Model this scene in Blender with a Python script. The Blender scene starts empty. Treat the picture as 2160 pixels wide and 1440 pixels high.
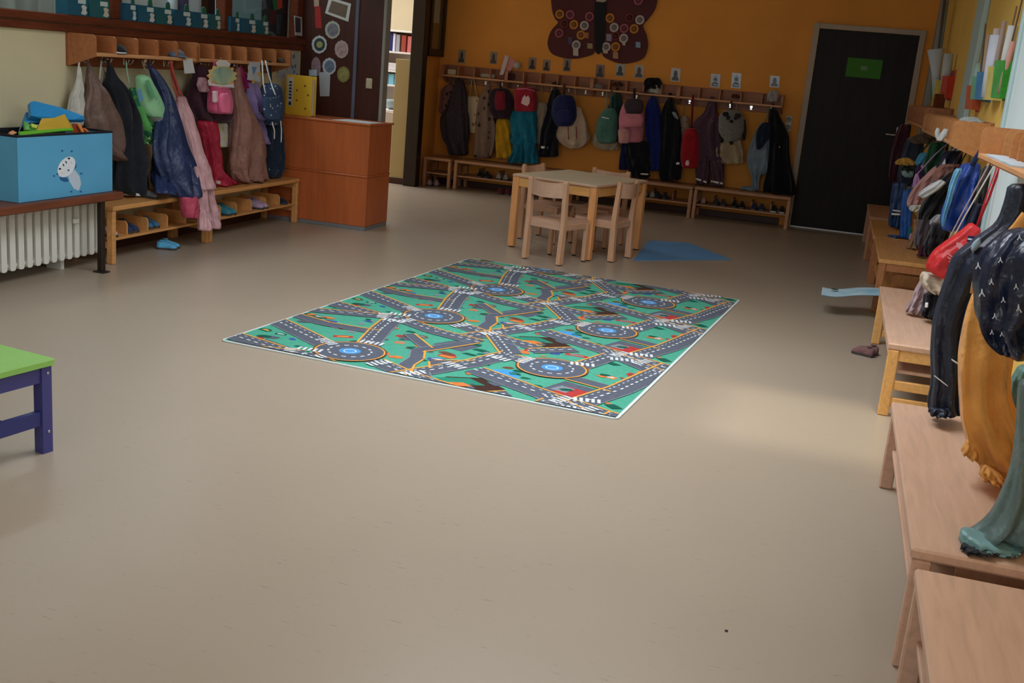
import bpy, math, random
from mathutils import Vector, Matrix

random.seed(11)
SC = bpy.context.scene
COL = SC.collection
V = Vector
PI = math.pi

# ------------------------------------------------------------------ camera
FPX = 2284.0
YAW, PITCH, ROLL = (math.radians(a) for a in (15.727, 14.257, 5.108))
CAM = V((0.0, 0.0, 1.4))
_fw = V((-math.sin(YAW) * math.cos(PITCH), math.cos(YAW) * math.cos(PITCH), -math.sin(PITCH)))
_r = V((math.cos(YAW), math.sin(YAW), 0))
_u = _r.cross(_fw)
CR = _r * math.cos(ROLL) + _u * math.sin(ROLL)
CU = -_r * math.sin(ROLL) + _u * math.cos(ROLL)
cd = bpy.data.cameras.new('camera')
cd.sensor_width = 36.0
cd.lens = FPX / 2160 * 36.0
cd.clip_start = 0.05
co = bpy.data.objects.new('camera', cd)
COL.objects.link(co)
m3 = Matrix((CR, CU, -_fw)).transposed()
co.matrix_world = Matrix.Translation(CAM) @ m3.to_4x4()
SC.camera = co

def ray(px, py):
    return _fw * FPX + CR * (px - 1080) + CU * (720 - py)
def onx(px, py, x):
    d = ray(px, py); return CAM + d * ((x - CAM.x) / d.x)
def ony(px, py, y):
    d = ray(px, py); return CAM + d * ((y - CAM.y) / d.y)
def onz(px, py, z):
    d = ray(px, py); return CAM + d * ((z - CAM.z) / d.z)

# ------------------------------------------------------------------ world and light
SC.view_settings.view_transform = 'Standard'
SC.view_settings.look = 'None'
SC.view_settings.gamma = 1.0
SC.view_settings.exposure = 0.0
W = bpy.data.worlds.new('sky'); SC.world = W; W.use_nodes = True
W.node_tree.nodes['Background'].inputs[0].default_value = (0.75, 0.86, 1.0, 1)
W.node_tree.nodes['Background'].inputs[1].default_value = 0.6

def area(name, loc, rot, sx, sy, watts, col):
    l = bpy.data.lights.new(name, 'AREA'); l.shape = 'RECTANGLE'; l.size = sx; l.size_y = sy
    l.energy = watts; l.color = col
    o = bpy.data.objects.new(name, l); COL.objects.link(o)
    o.location = loc; o.rotation_euler = rot
    return o
# daylight falling through the roof light over the middle of the room
SKY_X0, SKY_X1, SKY_Y0, SKY_Y1 = -2.1, -0.3, 3.7, 5.7
area('roof_light_daylight', ((SKY_X0 + SKY_X1) / 2, (SKY_Y0 + SKY_Y1) / 2, 2.975), (0, 0, 0),
     SKY_X1 - SKY_X0, SKY_Y1 - SKY_Y0, 78, (0.88, 0.95, 1.0)).data.spread = math.radians(140)
# daylight through the windows behind the photographer
area('rear_window_daylight', (-1.6, -2.95, 1.75), (math.radians(90), 0, 0), 4.2, 1.5, 66, (0.93, 0.97, 1.0))
# fill light added from the right, at an unseen window beside the photographer
area('side_fill', (.70, 2.3, 2.1), (0, math.radians(90), 0), 1.1, 2.8, 24, (0.93, 0.97, 1.0))
area('office_fill', (-6.4, 11.6, 2.9), (0, 0, 0), 2.0, 2.0, 120, (0.95, 0.98, 1.0))  # unseen lamp under the ceiling, added to brighten the office
area('side_room_fill', (-4.95, 6.6, 2.85), (0, 0, 0), .5, 3.6, 60, (0.85, 0.95, 1.0))  # unseen lamp added to lift the dark room behind the panes
sl = bpy.data.lights.new('sun', 'SUN'); sl.energy = 1.7; sl.angle = math.radians(5); sl.color = (1.0, 0.88, 0.68)
so = bpy.data.objects.new('sun', sl); COL.objects.link(so)
so.rotation_euler = V((-0.07, 0.35, -1.0)).to_track_quat('-Z', 'Y').to_euler()

# ------------------------------------------------------------------ materials
def lin(c):
    return tuple(((x / 255) / 12.92 if x / 255 <= .04045 else ((x / 255 + .055) / 1.055) ** 2.4) for x in c) + (1,)
MATS = {}
def mat(name, rgb, rough=.6, spec=.4, kind='noise', scale=8.0, amt=.12, bump=0.0, metal=0.0, rgb2=None, stretch=(1, 1, 1), sheen=0, bscale=None):
    if name in MATS: return MATS[name]
    m = bpy.data.materials.new(name); m.use_nodes = True; MATS[name] = m
    nt = m.node_tree; N = nt.nodes; L = nt.links
    b = N['Principled BSDF']; b.inputs['Roughness'].default_value = rough
    b.inputs['Specular IOR Level'].default_value = spec; b.inputs['Metallic'].default_value = metal
    if sheen: b.inputs['Sheen Weight'].default_value = sheen
    tc = N.new('ShaderNodeTexCoord'); mp = N.new('ShaderNodeMapping'); L.new(tc.outputs['Object'], mp.inputs[0])
    mp.inputs['Scale'].default_value = stretch
    ramp = N.new('ShaderNodeValToRGB')
    c = lin(rgb)
    if kind == 'noise' or kind == 'wood':
        t = N.new('ShaderNodeTexNoise'); t.inputs['Scale'].default_value = scale; t.inputs['Detail'].default_value = 4
        if kind == 'wood': t.inputs['Distortion'].default_value = .6
        out = t.outputs['Fac']
        c2 = lin(rgb2) if rgb2 else tuple(min(1, x * (1 + amt)) for x in c[:3]) + (1,)
        c1 = c if rgb2 else tuple(x * (1 - amt) for x in c[:3]) + (1,)
        ramp.color_ramp.elements[0].position = .3; ramp.color_ramp.elements[1].position = .7
        ramp.color_ramp.elements[0].color = c1; ramp.color_ramp.elements[1].color = c2
    else:   # print: patches of rgb2 strewn over rgb
        t = N.new('ShaderNodeTexVoronoi'); t.inputs['Scale'].default_value = scale
        out = t.outputs['Distance']
        ramp.color_ramp.elements[0].position = amt; ramp.color_ramp.elements[1].position = amt + .06
        ramp.color_ramp.elements[0].color = lin(rgb2); ramp.color_ramp.elements[1].color = c
    L.new(mp.outputs[0], t.inputs['Vector'])
    L.new(out, ramp.inputs[0]); L.new(ramp.outputs[0], b.inputs['Base Color'])
    if bump:
        n2 = N.new('ShaderNodeTexNoise'); n2.inputs['Scale'].default_value = bscale or scale * 4; n2.inputs['Detail'].default_value = 3
        L.new(mp.outputs[0], n2.inputs['Vector'])
        bp = N.new('ShaderNodeBump'); bp.inputs['Strength'].default_value = bump; bp.inputs['Distance'].default_value = .01 if bscale is None or bscale > 20 else .03
        L.new(n2.outputs[0], bp.inputs['Height']); L.new(bp.outputs[0], b.inputs['Normal'])
    return m
def fab(rgb, rough=.85, shiny=False):
    return mat('fabric_%d_%d_%d%s' % (*rgb, '_s' if shiny else ''), rgb, .45 if shiny else rough, .45 if shiny else .25, scale=9, amt=.18, bump=.7, bscale=13, sheen=.0 if shiny else .15)
def prt(rgb, rgb2, scale=30, amt=.25):
    return mat('print_%d_%d_%d_%d' % (*rgb, rgb2[0]), rgb, .85, .25, kind='print', scale=scale, amt=amt, rgb2=rgb2, bump=.25, bscale=26)
def pla(rgb, rough=.4):
    return mat('plastic_%d_%d_%d' % rgb, rgb, rough, .5, scale=6, amt=.05)
def pap(rgb):
    return mat('paper_%d_%d_%d' % rgb, rgb, .7, .2, scale=10, amt=.04)

M_YELLOW = mat('yellow_wall_paint', (216, 206, 172), .8, .2, scale=3, amt=.04, bump=.05, bscale=90)
M_YELLOW2 = mat('warm_yellow_wall_paint', (232, 190, 100), .8, .2, scale=3, amt=.05, bump=.05, bscale=90)
M_ORANGE = mat('orange_wall_paint', (234, 158, 72), .75, .25, scale=2, amt=.06, bump=.05, bscale=90)
M_BEIGE = mat('beige_wall_paint', (200, 178, 130), .8, .2, scale=3, amt=.04)
M_WHITE = mat('white_paint', (225, 228, 226), .6, .3, scale=4, amt=.03)
M_CEIL = mat('ceiling_paint', (222, 218, 208), .9, .1, scale=4, amt=.03)
M_DKWOOD = mat('dark_red_brown_wood', (104, 52, 30), .75, .2, kind='wood', scale=5, stretch=(6, .7, 6), amt=.25)
M_DKPANEL = mat('dark_brown_panel', (70, 34, 26), .4, .45, kind='wood', scale=4, stretch=(5, 5, .5), amt=.2)
M_BLACKWOOD = mat('black_brown_wood', (38, 26, 20), .4, .4, kind='wood', scale=4, stretch=(6, 6, .5), amt=.2)
M_BEECH = mat('beech_wood', (205, 160, 130), .45, .4, kind='wood', scale=5, stretch=(9, .9, 9), amt=.10)
M_BEECHX = mat('beech_wood_cross', (205, 165, 140), .45, .4, kind='wood', scale=5, stretch=(.9, 9, 9), amt=.10)
M_PINE = mat('pine_wood', (224, 168, 100), .45, .4, kind='wood', scale=5, stretch=(1, 9, 9), amt=.12)
M_OAK = mat('orange_oak_wood', (170, 108, 66), .5, .35, kind='wood', scale=5, stretch=(.8, 8, 8), amt=.14)
M_OAKD = mat('brown_oak_wood', (146, 84, 52), .5, .35, kind='wood', scale=5, stretch=(.8, 8, 8), amt=.14)
M_LIP = mat('light_oak_edge', (206, 150, 104), .45, .4, kind='wood', scale=5, stretch=(.8, 8, 8), amt=.1)
M_HONEY = mat('honey_wood', (208, 150, 90), .45, .4, kind='wood', scale=5, stretch=(.8, 8, 8), amt=.12)
M_COUNTER = mat('cherry_veneer', (186, 98, 52), .4, .45, kind='wood', scale=3, stretch=(6, 6, .6), amt=.12)
M_METAL = mat('brushed_metal', (190, 190, 195), .3, .5, scale=40, amt=.05, metal=1.0)
M_CHROME = mat('bright_metal', (235, 235, 238), .15, .5, scale=40, amt=.02, metal=1.0)
M_BLACKRUB = pla((26, 24, 24), .6)
M_REFL = mat('reflective_tape', (235, 238, 240), .35, .5, scale=30, amt=.03)
M_RAD = mat('radiator_enamel', (222, 222, 214), .4, .45, scale=5, amt=.03)
M_LAMINATE = mat('table_laminate', (222, 205, 176), .35, .5, scale=5, amt=.04)
M_GREY = pla((120, 122, 126), .5)

def floor_material():
    m = bpy.data.materials.new('linoleum'); m.use_nodes = True
    nt = m.node_tree; N = nt.nodes; L = nt.links; b = N['Principled BSDF']
    b.inputs['Specular IOR Level'].default_value = .5
    tc = N.new('ShaderNodeTexCoord')
    n1 = N.new('ShaderNodeTexNoise'); n1.inputs['Scale'].default_value = .8; n1.inputs['Detail'].default_value = 5
    r1 = N.new('ShaderNodeValToRGB'); r1.color_ramp.elements[0].color = lin((159, 143, 126)); r1.color_ramp.elements[1].color = lin((175, 159, 142))
    L.new(tc.outputs['Object'], n1.inputs['Vector']); L.new(n1.outputs[0], r1.inputs[0])
    # short dark flecks lying along one direction of the sheet
    mp = N.new('ShaderNodeMapping'); mp.inputs['Scale'].default_value = (7, 40, 1); mp.inputs['Rotation'].default_value = (0, 0, .25)
    n2 = N.new('ShaderNodeTexNoise'); n2.inputs['Scale'].default_value = 2.2; n2.inputs['Detail'].default_value = 5; n2.inputs['Roughness'].default_value = .65
    r2 = N.new('ShaderNodeValToRGB'); r2.color_ramp.elements[0].position = .30; r2.color_ramp.elements[1].position = .37
    r2.color_ramp.elements[0].color = (.45, .42, .40, 1); r2.color_ramp.elements[1].color = (1, 1, 1, 1)
    L.new(tc.outputs['Object'], mp.inputs[0]); L.new(mp.outputs[0], n2.inputs['Vector']); L.new(n2.outputs[0], r2.inputs[0])
    mx = N.new('ShaderNodeMix'); mx.data_type = 'RGBA'; mx.blend_type = 'MULTIPLY'; mx.inputs[0].default_value = .55
    L.new(r1.outputs[0], mx.inputs[6]); L.new(r2.outputs[0], mx.inputs[7]); L.new(mx.outputs[2], b.inputs['Base Color'])
    n3 = N.new('ShaderNodeTexNoise'); n3.inputs['Scale'].default_value = 3
    r3 = N.new('ShaderNodeMapRange'); r3.inputs[3].default_value = .30; r3.inputs[4].default_value = .38
    L.new(tc.outputs['Object'], n3.inputs['Vector']); L.new(n3.outputs[0], r3.inputs[0]); L.new(r3.outputs[0], b.inputs['Roughness'])
    return m
M_FLOOR = floor_material()

def glass_material():
    m = bpy.data.materials.new('window_glass'); m.use_nodes = True
    nt = m.node_tree; N = nt.nodes; L = nt.links
    N.remove(N['Principled BSDF'])
    t = N.new('ShaderNodeBsdfTransparent'); t.inputs[0].default_value = (.93, .96, .95, 1)
    g = N.new('ShaderNodeBsdfGlossy'); g.inputs['Roughness'].default_value = .05
    f = N.new('ShaderNodeLayerWeight'); f.inputs['Blend'].default_value = .5
    p = N.new('ShaderNodeMath'); p.operation = 'POWER'; L.new(f.outputs['Facing'], p.inputs[0]); p.inputs[1].default_value = 5.0
    q = N.new('ShaderNodeMath'); q.operation = 'MULTIPLY_ADD'; L.new(p.outputs[0], q.inputs[0]); q.inputs[1].default_value = .9; q.inputs[2].default_value = .04
    mx = N.new('ShaderNodeMixShader'); L.new(q.outputs[0], mx.inputs[0]); L.new(t.outputs[0], mx.inputs[1]); L.new(g.outputs[0], mx.inputs[2])
    L.new(mx.outputs[0], N['Material Output'].inputs[0])
    return m
M_GLASS = glass_material()

# ------------------------------------------------------------------ mesh helpers
class MB:
    def __init__(s): s.v = []; s.f = []; s.mi = []; s.sm = []
    def add(s, vs, fs, mi=0, smooth=False):
        o = len(s.v); s.v += [V(p) for p in vs]
        for f in fs: s.f.append([o + i for i in f]); s.mi.append(mi); s.sm.append(smooth)
        return s
    def box(s, x0, x1, y0, y1, z0, z1, c=0.0, mi=0):
        x0, x1 = min(x0, x1), max(x0, x1); y0, y1 = min(y0, y1), max(y0, y1); z0, z1 = min(z0, z1), max(z0, z1)
        c = min(c, (x1 - x0) * .45, (y1 - y0) * .45, (z1 - z0) * .45)
        if c <= 0:
            return s.add([(x, y, z) for z in (z0, z1) for x, y in ((x0, y0), (x1, y0), (x1, y1), (x0, y1))],
                         [(3, 2, 1, 0), (4, 5, 6, 7), (0, 1, 5, 4), (1, 2, 6, 5), (2, 3, 7, 6), (3, 0, 4, 7)], mi)
        vs = []
        for sx in (0, 1):
            for sy in (0, 1):
                for sz in (0, 1):
                    X, Y, Z = (x0, x1)[sx], (y0, y1)[sy], (z0, z1)[sz]
                    dx, dy, dz = (c, -c)[sx], (c, -c)[sy], (c, -c)[sz]
                    vs += [(X, Y + dy, Z + dz), (X + dx, Y, Z + dz), (X + dx, Y + dy, Z)]
        I = lambda a, b_, c_, k: (a * 4 + b_ * 2 + c_) * 3 + k
        fs = []
        for k in range(3):
            for d in (0, 1):
                q = []
                for e, g in ((0, 0), (1, 0), (1, 1), (0, 1)):
                    idx = [e, g]; idx.insert(k, d); q.append(I(*idx, k))
                fs.append(q if (d == 1) != (k == 1) else q[::-1])
        for k in range(3):
            k1, k2 = [j for j in range(3) if j != k]
            for a in (0, 1):
                for b_ in (0, 1):
                    i0 = [0, 0, 0]; i0[k1] = a; i0[k2] = b_; i1 = i0[:]; i1[k] = 1
                    q = [I(*i0, k1), I(*i1, k1), I(*i1, k2), I(*i0, k2)]
                    fs.append(q)
        for a in (0, 1):
            for b_ in (0, 1):
                for c_ in (0, 1):
                    fs.append([I(a, b_, c_, 0), I(a, b_, c_, 1), I(a, b_, c_, 2)])
        return s.add(vs, fs, mi)
    def prism(s, poly, fn, t0, t1, mi=0, smooth=False):   # fn(u, w, t) -> point
        n = len(poly)
        vs = [fn(u, w, t0) for u, w in poly] + [fn(u, w, t1) for u, w in poly]
        fs = [list(range(n))[::-1], list(range(n, 2 * n))] + [[i, (i + 1) % n, n + (i + 1) % n, n + i] for i in range(n)]
        return s.add(vs, fs, mi, smooth)
    def rings(s, rs, mi=0, smooth=True, cap=True, closed=True):
        n = len(rs[0]); vs = [p for r in rs for p in r]; fs = []
        for i in range(len(rs) - 1):
            for j in range(n if closed else n - 1):
                a, b_ = i * n + j, i * n + (j + 1) % n
                fs.append([a, b_, b_ + n, a + n])
        if cap and closed: fs += [list(range(n))[::-1], [(len(rs) - 1) * n + j for j in range(n)]]
        return s.add(vs, fs, mi, smooth)
    def tube(s, path, r, n=8, mi=0, up=None, flat=1.0):
        path = [V(p) for p in path]; rs = []
        for i, p in enumerate(path):
            t = (path[min(i + 1, len(path) - 1)] - path[max(i - 1, 0)]).normalized()
            u = V(up) if up else (V((0, 0, 1)) if abs(t.z) < .9 else V((1, 0, 0)))
            a = t.cross(u).normalized(); b_ = a.cross(t).normalized()
            rr = r[i] if isinstance(r, (list, tuple)) else r
            rs.append([p + a * (math.cos(2 * PI * k / n) * rr) + b_ * (math.sin(2 * PI * k / n) * rr * flat) for k in range(n)])
        return s.rings(rs, mi)
    def lathe(s, c, prof, n=20, axis=(0, 0, 1), mi=0):
        ax = V(axis).normalized(); u = ax.orthogonal().normalized(); w = ax.cross(u); c = V(c)
        return s.rings([[c + ax * h + (u * math.cos(2 * PI * k / n) + w * math.sin(2 * PI * k / n)) * r for k in range(n)] for r, h in prof], mi)
    def quadflat(s, pts, n, th, mi=0):    # sheet with thickness th along n
        n = V(n).normalized() * th; pts = [V(p) for p in pts]; k = len(pts)
        vs = pts + [p + n for p in pts]
        return s.add(vs, [list(range(k))[::-1], list(range(k, 2 * k))] + [[i, (i + 1) % k, k + (i + 1) % k, k + i] for i in range(k)], mi)

ORI = {}
def tomesh(name, mb, mats, off=V((0, 0, 0))):
    me = bpy.data.meshes.new(name)
    me.from_pydata([tuple(p - off) for p in mb.v], [], mb.f)
    for m in (mats if isinstance(mats, (list, tuple)) else [mats]): me.materials.append(m)
    me.polygons.foreach_set('material_index', mb.mi); me.polygons.foreach_set('use_smooth', mb.sm)
    me.update()
    import bmesh
    bm = bmesh.new(); bm.from_mesh(me); bmesh.ops.recalc_face_normals(bm, faces=bm.faces); bm.to_mesh(me); bm.free()
    return me
def link(name, data, parent=None):
    o = bpy.data.objects.new(name, data); COL.objects.link(o)
    if parent: o.parent = parent; ORI[o.name] = ORI[parent.name]
    return o
def thing(name, label, cat, loc=(0, 0, 0), rotz=0, group=None, local=False):
    o = link(name, None); o.empty_display_size = .05
    o.location = loc; o.rotation_euler = (0, 0, rotz); o['label'] = label; o['category'] = cat
    if group: o['group'] = group
    ORI[o.name] = V((0, 0, 0)) if local else V(loc)
    return o
def part(name, mb, mats, parent, label=None):
    o = link(name, tomesh(name, mb, mats, ORI[parent.name]), parent)
    if label: o['label'] = label
    return o
def inst(name, me, parent, loc=(0, 0, 0), rotz=0):     # a copy of a shared mesh at a place given in the parent's own frame
    o = link(name, me, parent); o.location = loc; o.rotation_euler = (0, 0, rotz); return o
def single(name, mb, mats, label, cat, group=None):
    xs = [p.x for p in mb.v]; ys = [p.y for p in mb.v]; zs = [p.z for p in mb.v]
    c = V(((min(xs) + max(xs)) / 2, (min(ys) + max(ys)) / 2, min(zs)))
    o = link(name, tomesh(name, mb, mats, c)); o.location = c; ORI[o.name] = c
    o['label'] = label; o['category'] = cat
    if group: o['group'] = group
    return o
def struct(name, mb, mats, parent=None):
    o = link(name, tomesh(name, mb, mats), parent)
    ORI[o.name] = V((0, 0, 0))
    if not parent: o['kind'] = 'structure'
    return o
def copytree(o, parent=None):
    c = o.copy(); COL.objects.link(c); c.parent = parent; ORI[c.name] = ORI.get(o.name, V((0, 0, 0)))
    for ch in list(o.children): copytree(ch, c)
    return c
# ------------------------------------------------------------------ the room
WL, WB, WR, CH = -4.5, 11.92, 0.75, 3.0
YS = 8.58                       # the brown partition that the counter stands against
XS = -3.757                     # its free edge
struct('floor', MB().box(-9, 1.2, -3.2, 14.4, -.1, 0), M_FLOOR)
b = MB()
SX0, SX1, SY0, SY1 = -.16, .66, 3.2, 4.12        # unseen roof opening, added to throw the sun patch on the floor
for x0, x1, y0, y1 in ((-9, SX0, -3.2, 14.4), (SX1, 1.2, -3.2, 14.4), (SX0, SX1, -3.2, SY0), (SX0, SX1, SY1, 14.4)):
    b.box(x0, x1, y0, y1, CH, CH + .15)
struct('ceiling', b, M_CEIL)
struct('wall_back', MB().box(-4.6, 1.2, WB, WB + .12, 0, CH), M_ORANGE)
# left wall: plastered below, glazed above
w = struct('wall_left', MB().box(WL - .12, WL, -3.2, YS + .1, 0, 1.412).box(WL - .12, WL, -3.2, YS + .1, 2.55, CH), M_YELLOW)
struct('wall_left_corner', MB().box(WL - .1, WL, 11.38, WB, 0, CH), M_ORANGE)
struct('wall_partition', MB().box(WL - .12, XS, YS, YS + .09, 0, CH, .002), M_DKPANEL)
struct('partition_lit_end', MB().box(XS, XS + .028, YS - .004, YS + .094, 0, CH, .004), mat('lit_end_grey', (150, 146, 140), .5, .4, scale=5, amt=.05))  # end face of the partition; light from the office painted in as paler grey
struct('trim_2', MB().box(-4.005, -3.975, YS - .014, YS, 0, CH, .004), mat('steel_strip', (96, 100, 118), .35, .5, scale=5, amt=.05))
struct('trim_3', MB().box(WL - .10, WL + .05, 11.27, 11.40, 0, CH, .006), M_BLACKWOOD)
# right wall with a pale pillar strip and a white door
struct('wall_right', MB().box(WR, WR + .12, 3.75, WB + .12, 0, CH).box(WR, WR + .12, -3.2, .85, 0, CH).box(WR, WR + .12, .85, 3.75, 0, 1.5).box(WR, WR + .12, .85, 3.75, 2.7, CH), M_YELLOW2)
struct('wall_near', MB().box(-9, 1.2, -3.2, -3.05, 0, .95).box(-9, 1.2, -3.2, -3.05, 2.6, CH).box(-9, -3.8, -3.2, -3.05, .95, 2.6).box(.6, 1.2, -3.2, -3.05, .95, 2.6), M_YELLOW)
PILL = mat('pale_blue_grey_paint', (176, 200, 202), .6, .3, scale=4, amt=.05)
struct('trim_4', MB().box(WR - .035, WR, 7.62, 8.1, 0, 2.12, .008), PILL)
struct('trim_5', MB().box(WR - .06, WR, 11.3, 11.6, 0, CH, .008), mat('grey_pillar_paint', (150, 152, 150), .6, .3, scale=4, amt=.05))
d2 = struct('door_2', MB().box(WR - .03, WR, 4.55, 5.66, 0, 2.15, .006), mat('white_door_paint', (214, 228, 230), .5, .4, scale=4, amt=.03))
struct('door_frame', MB().box(WR - .045, WR, 5.66, 5.72, 0, 2.2, .006), PILL, d2)
# windows out of view; the side one and small roof one added for light
def frame4(fn, a0, a1, c0, c1, w_):          # four bars around a rectangle
    out = []
    for r in ((a0 - w_, a1 + w_, c0 - w_, c0), (a0 - w_, a1 + w_, c1, c1 + w_), (a0 - w_, a0, c0, c1), (a1, a1 + w_, c0, c1)): out.append(fn(*r))
    return out
w2 = struct('window_2', MB().box(SKY_X0, SKY_X1, SKY_Y0, SKY_Y1, CH - .012, CH - .002), mat('opal_roof_light', (236, 240, 244), .4, .4, scale=3, amt=.02))
for q in frame4(lambda a, b_, c, d_: MB().box(a, b_, c, d_, CH - .05, CH), SKY_X0, SKY_X1, SKY_Y0, SKY_Y1, .06): struct('window_frame', q, M_WHITE, w2)
w3 = struct('added_side_window', MB().box(WR + .07, WR + .076, .85, 3.75, 1.5, 2.7), M_GLASS)  # added out of view to go with the fill light from the right
for q in frame4(lambda a, b_, c, d_: MB().box(WR + .05, WR + .1, a, b_, c, d_), .91, 3.69, 1.56, 2.64, .06): struct('window_frame', q, M_WHITE, w3)
w4 = struct('window_4', MB().box(-3.8, .6, -3.13, -3.124, .95, 2.6), M_GLASS)
for q in frame4(lambda a, b_, c, d_: MB().box(a, b_, -3.15, -3.1, c, d_), -3.74, .54, 1.01, 2.54, .06): struct('window_frame', q, M_WHITE, w4)
w5 = struct('added_sun_window', MB().box(SX0, SX1, SY0, SY1, CH + .1, CH + .106), M_GLASS)  # added pane over the opening that shapes the sun patch
for q in frame4(lambda a, b_, c, d_: MB().box(a, b_, c, d_, CH - .02, CH + .16), SX0, SX1, SY0, SY1, .04): struct('window_frame', q, M_WHITE, w5)

# baseboards
BBM = mat('dark_baseboard', (70, 38, 28), .5, .4, scale=6, amt=.1)
struct('baseboard_left', MB().box(WL, WL + .014, -3, YS, 0, .07, .003), BBM)
struct('baseboard_back', MB().box(WL, -.52, WB - .014, WB, 0, .07, .003).box(.66, WR, WB - .014, WB, 0, .07, .003), BBM)
struct('baseboard_right', MB().box(WR - .014, WR, 5.75, WB, 0, .07, .003).box(WR - .014, WR, 0, 4.5, 0, .07, .003), BBM)

# glazing of the left wall
g = struct('window_1', MB().box(WL - .05, WL + .045, -3, YS, 1.412, 1.462, .006), M_DKWOOD)
struct('window_apron', MB().box(WL, WL + .03, -3, YS, 1.362, 1.408, .004), M_DKWOOD, g)
struct('window_head', MB().box(WL - .06, WL + .02, -3, YS, 2.47, 2.56, .005), M_DKWOOD, g)
posts = (3.25, 4.65, 6.10, 7.41, 8.53)
for y in posts:
    struct('window_post', MB().box(WL - .07, WL + .012, y - .055, y + .05, 1.462, 2.47, .006), M_DKWOOD, g)
for a, c in zip(posts[:-1], posts[1:]):
    struct('window_pane', MB().box(WL - .064, WL - .058, a + .05, c - .055, 1.462, 2.47), M_GLASS, g)
# the side room behind the glass
struct('wall_side_room', MB().box(-6.62, -6.5, 2, 8.7, 0, CH).box(-6.5, WL - .12, 8.6, 8.7, 0, CH), mat('side_room_paint', (186, 186, 176), .8, .2, scale=4, amt=.05))
# office behind the doorway
struct('wall_office', MB().box(-9, -4.6, 14.0, 14.1, 0, CH).box(-9, -8.9, 8.7, 14.1, 0, CH).box(-9, WL - .12, 8.68, 8.76, 0, CH), mat('office_cream_paint', (228, 212, 178), .8, .2, scale=3, amt=.03))
hw = struct('wall_half', MB().box(-4.80, -4.58, 11.36, 11.46, 0, 1.36, .003), M_BEIGE)
struct('wall_half_base', MB().box(-4.80, -4.58, 11.348, 11.36, 0, .07, .003), BBM, hw)

# the dark door in the back wall
FR = mat('door_frame_paint', (176, 160, 142), .5, .4, scale=5, amt=.04)
d = struct('door_1', MB().box(-.395, .575, WB - .03, WB, .012, 2.03, .003), mat('door_black_brown', (30, 24, 22), .5, .2, kind='wood', scale=4, stretch=(6, 6, .4), amt=.2))
fb = MB().box(-.455, -.395, WB - .05, WB, 0, 2.085, .004).box(.575, .632, WB - .05, WB, 0, 2.085, .004).box(-.395, .575, WB - .05, WB, 2.032, 2.085, .004)
struct('door_frame', fb, FR, d)
struct('door_light_slit', MB().box(-.395, .575, WB - .04, WB - .03, 0, .012), mat('slit_light_white', (235, 238, 245), .25, .5, scale=5, amt=.02), d)  # light showing under the door, painted as a near-white strip
hp = struct('handle_plate', MB().box(.505, .548, WB - .042, WB - .03, .93, 1.13, .004), M_METAL, d)
struct('door_handle', MB().tube([(.527, WB - .04, 1.05), (.527, WB - .085, 1.05), (.515, WB - .09, 1.05), (.41, WB - .09, 1.05)], .009), M_METAL, hp)
t = thing('door_sign', 'green sheet with small grey print on the dark brown door', 'sign', ony(1822, 167, WB - .032))
a, c = ony(1789, 121, WB - .031), ony(1856, 167, WB - .031)
part('sheet', MB().box(a.x, c.x, WB - .034, WB - .031, c.z, a.z), pap((70, 130, 52)), t)
pb = MB(); cx, cz = (a.x + c.x) / 2, (a.z + c.z) / 2
for k, (w_, dz) in enumerate(((.034, .017), (.028, .006), (.034, -.005), (.03, -.015))):
    pb.box(cx - w_, cx + w_, WB - .0355, WB - .034, cz + dz - .003, cz + dz + .003)
part('print', pb, pap((150, 168, 150)), t)
t = thing('wall_socket', 'white double socket on the orange wall beside the dark door', 'socket', ony(1663, 277, WB))
part('plate', MB().box(-.605, -.535, WB - .014, WB, .98, 1.14, .006), pla((190, 186, 178)), t)
for z in (1.02, 1.10):
    part('outlet', MB().lathe((-.57, WB - .0145, z), [(.028, 0), (.028, .003), (.02, .003), (.018, -.004)][::-1], axis=(0, -1, 0), n=16), pla((150, 148, 142)), t)

# ------------------------------------------------------------------ coat racks and benches (built in the frame of the wall: x to the right, y into the wall)
def hookmesh():
    b = MB()
    b.box(-.016, .016, -.004, 0, -.03, .012, .002)
    for s in (-1, 1):
        b.tube([(s * .008, -.004, -.012), (s * .014, -.024, -.022), (s * .019, -.040, -.014), (s * .021, -.045, 0)], .0042, 6)
        b.lathe((s * .0215, -.046, .004), [(.001, -.008), (.0065, -.004), (.0075, 0), (.0055, .005), (.001, .007)], 8)
    return tomesh('hook', b, M_CHROME)
HOOK = hookmesh()
def rack(label, loc, rotz, L, n, zb, group, wood, wood2, D=.205, ht=.125, rec=.03):
    t = thing('coat_rack', label, 'coat rack', loc, rotz, group, local=True)
    part('back_board', MB().box(0, L, -.018, 0, zb - .07, zb + ht, .003), wood2, t)
    part('top_edge', MB().box(0, L, -.022, 0, zb + ht, zb + ht + .006, .002), M_LIP, t)
    part('shelf_board', MB().box(.018, L - .018, -D, -.018, zb, zb + .02, .003), M_LIP, t)
    pr = [(-.018, zb - .068), (-D * .35, zb - .05), (-D, zb - .002), (-D, zb + ht - .02), (-D + .012, zb + ht - .004), (-D + .03, zb + ht), (-.018, zb + ht)]
    for x in (0, L - .018):
        part('side_panel', MB().prism(pr, lambda u, w, tt: V((tt, u, w)), x, x + .018), wood, t)
    h = ht - .022
    rc = -D + rec; dv = [(0, 0), (rc, 0), (rc, h - .025), (rc + .006, h - .01), (rc + .02, h - .002), (rc + .035, h), (0, h)]
    me = tomesh('divider', MB().prism(dv, lambda u, w, tt: V((tt, u, w)), -.006, .006), wood)
    for i in range(1, n):
        inst('divider', me, t, (L * i / n, -.018, zb + .02))
    for i in range(n):
        inst('hook', HOOK, t, (L * (i + .5) / n, -.018, zb - .022))
    return t
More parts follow.
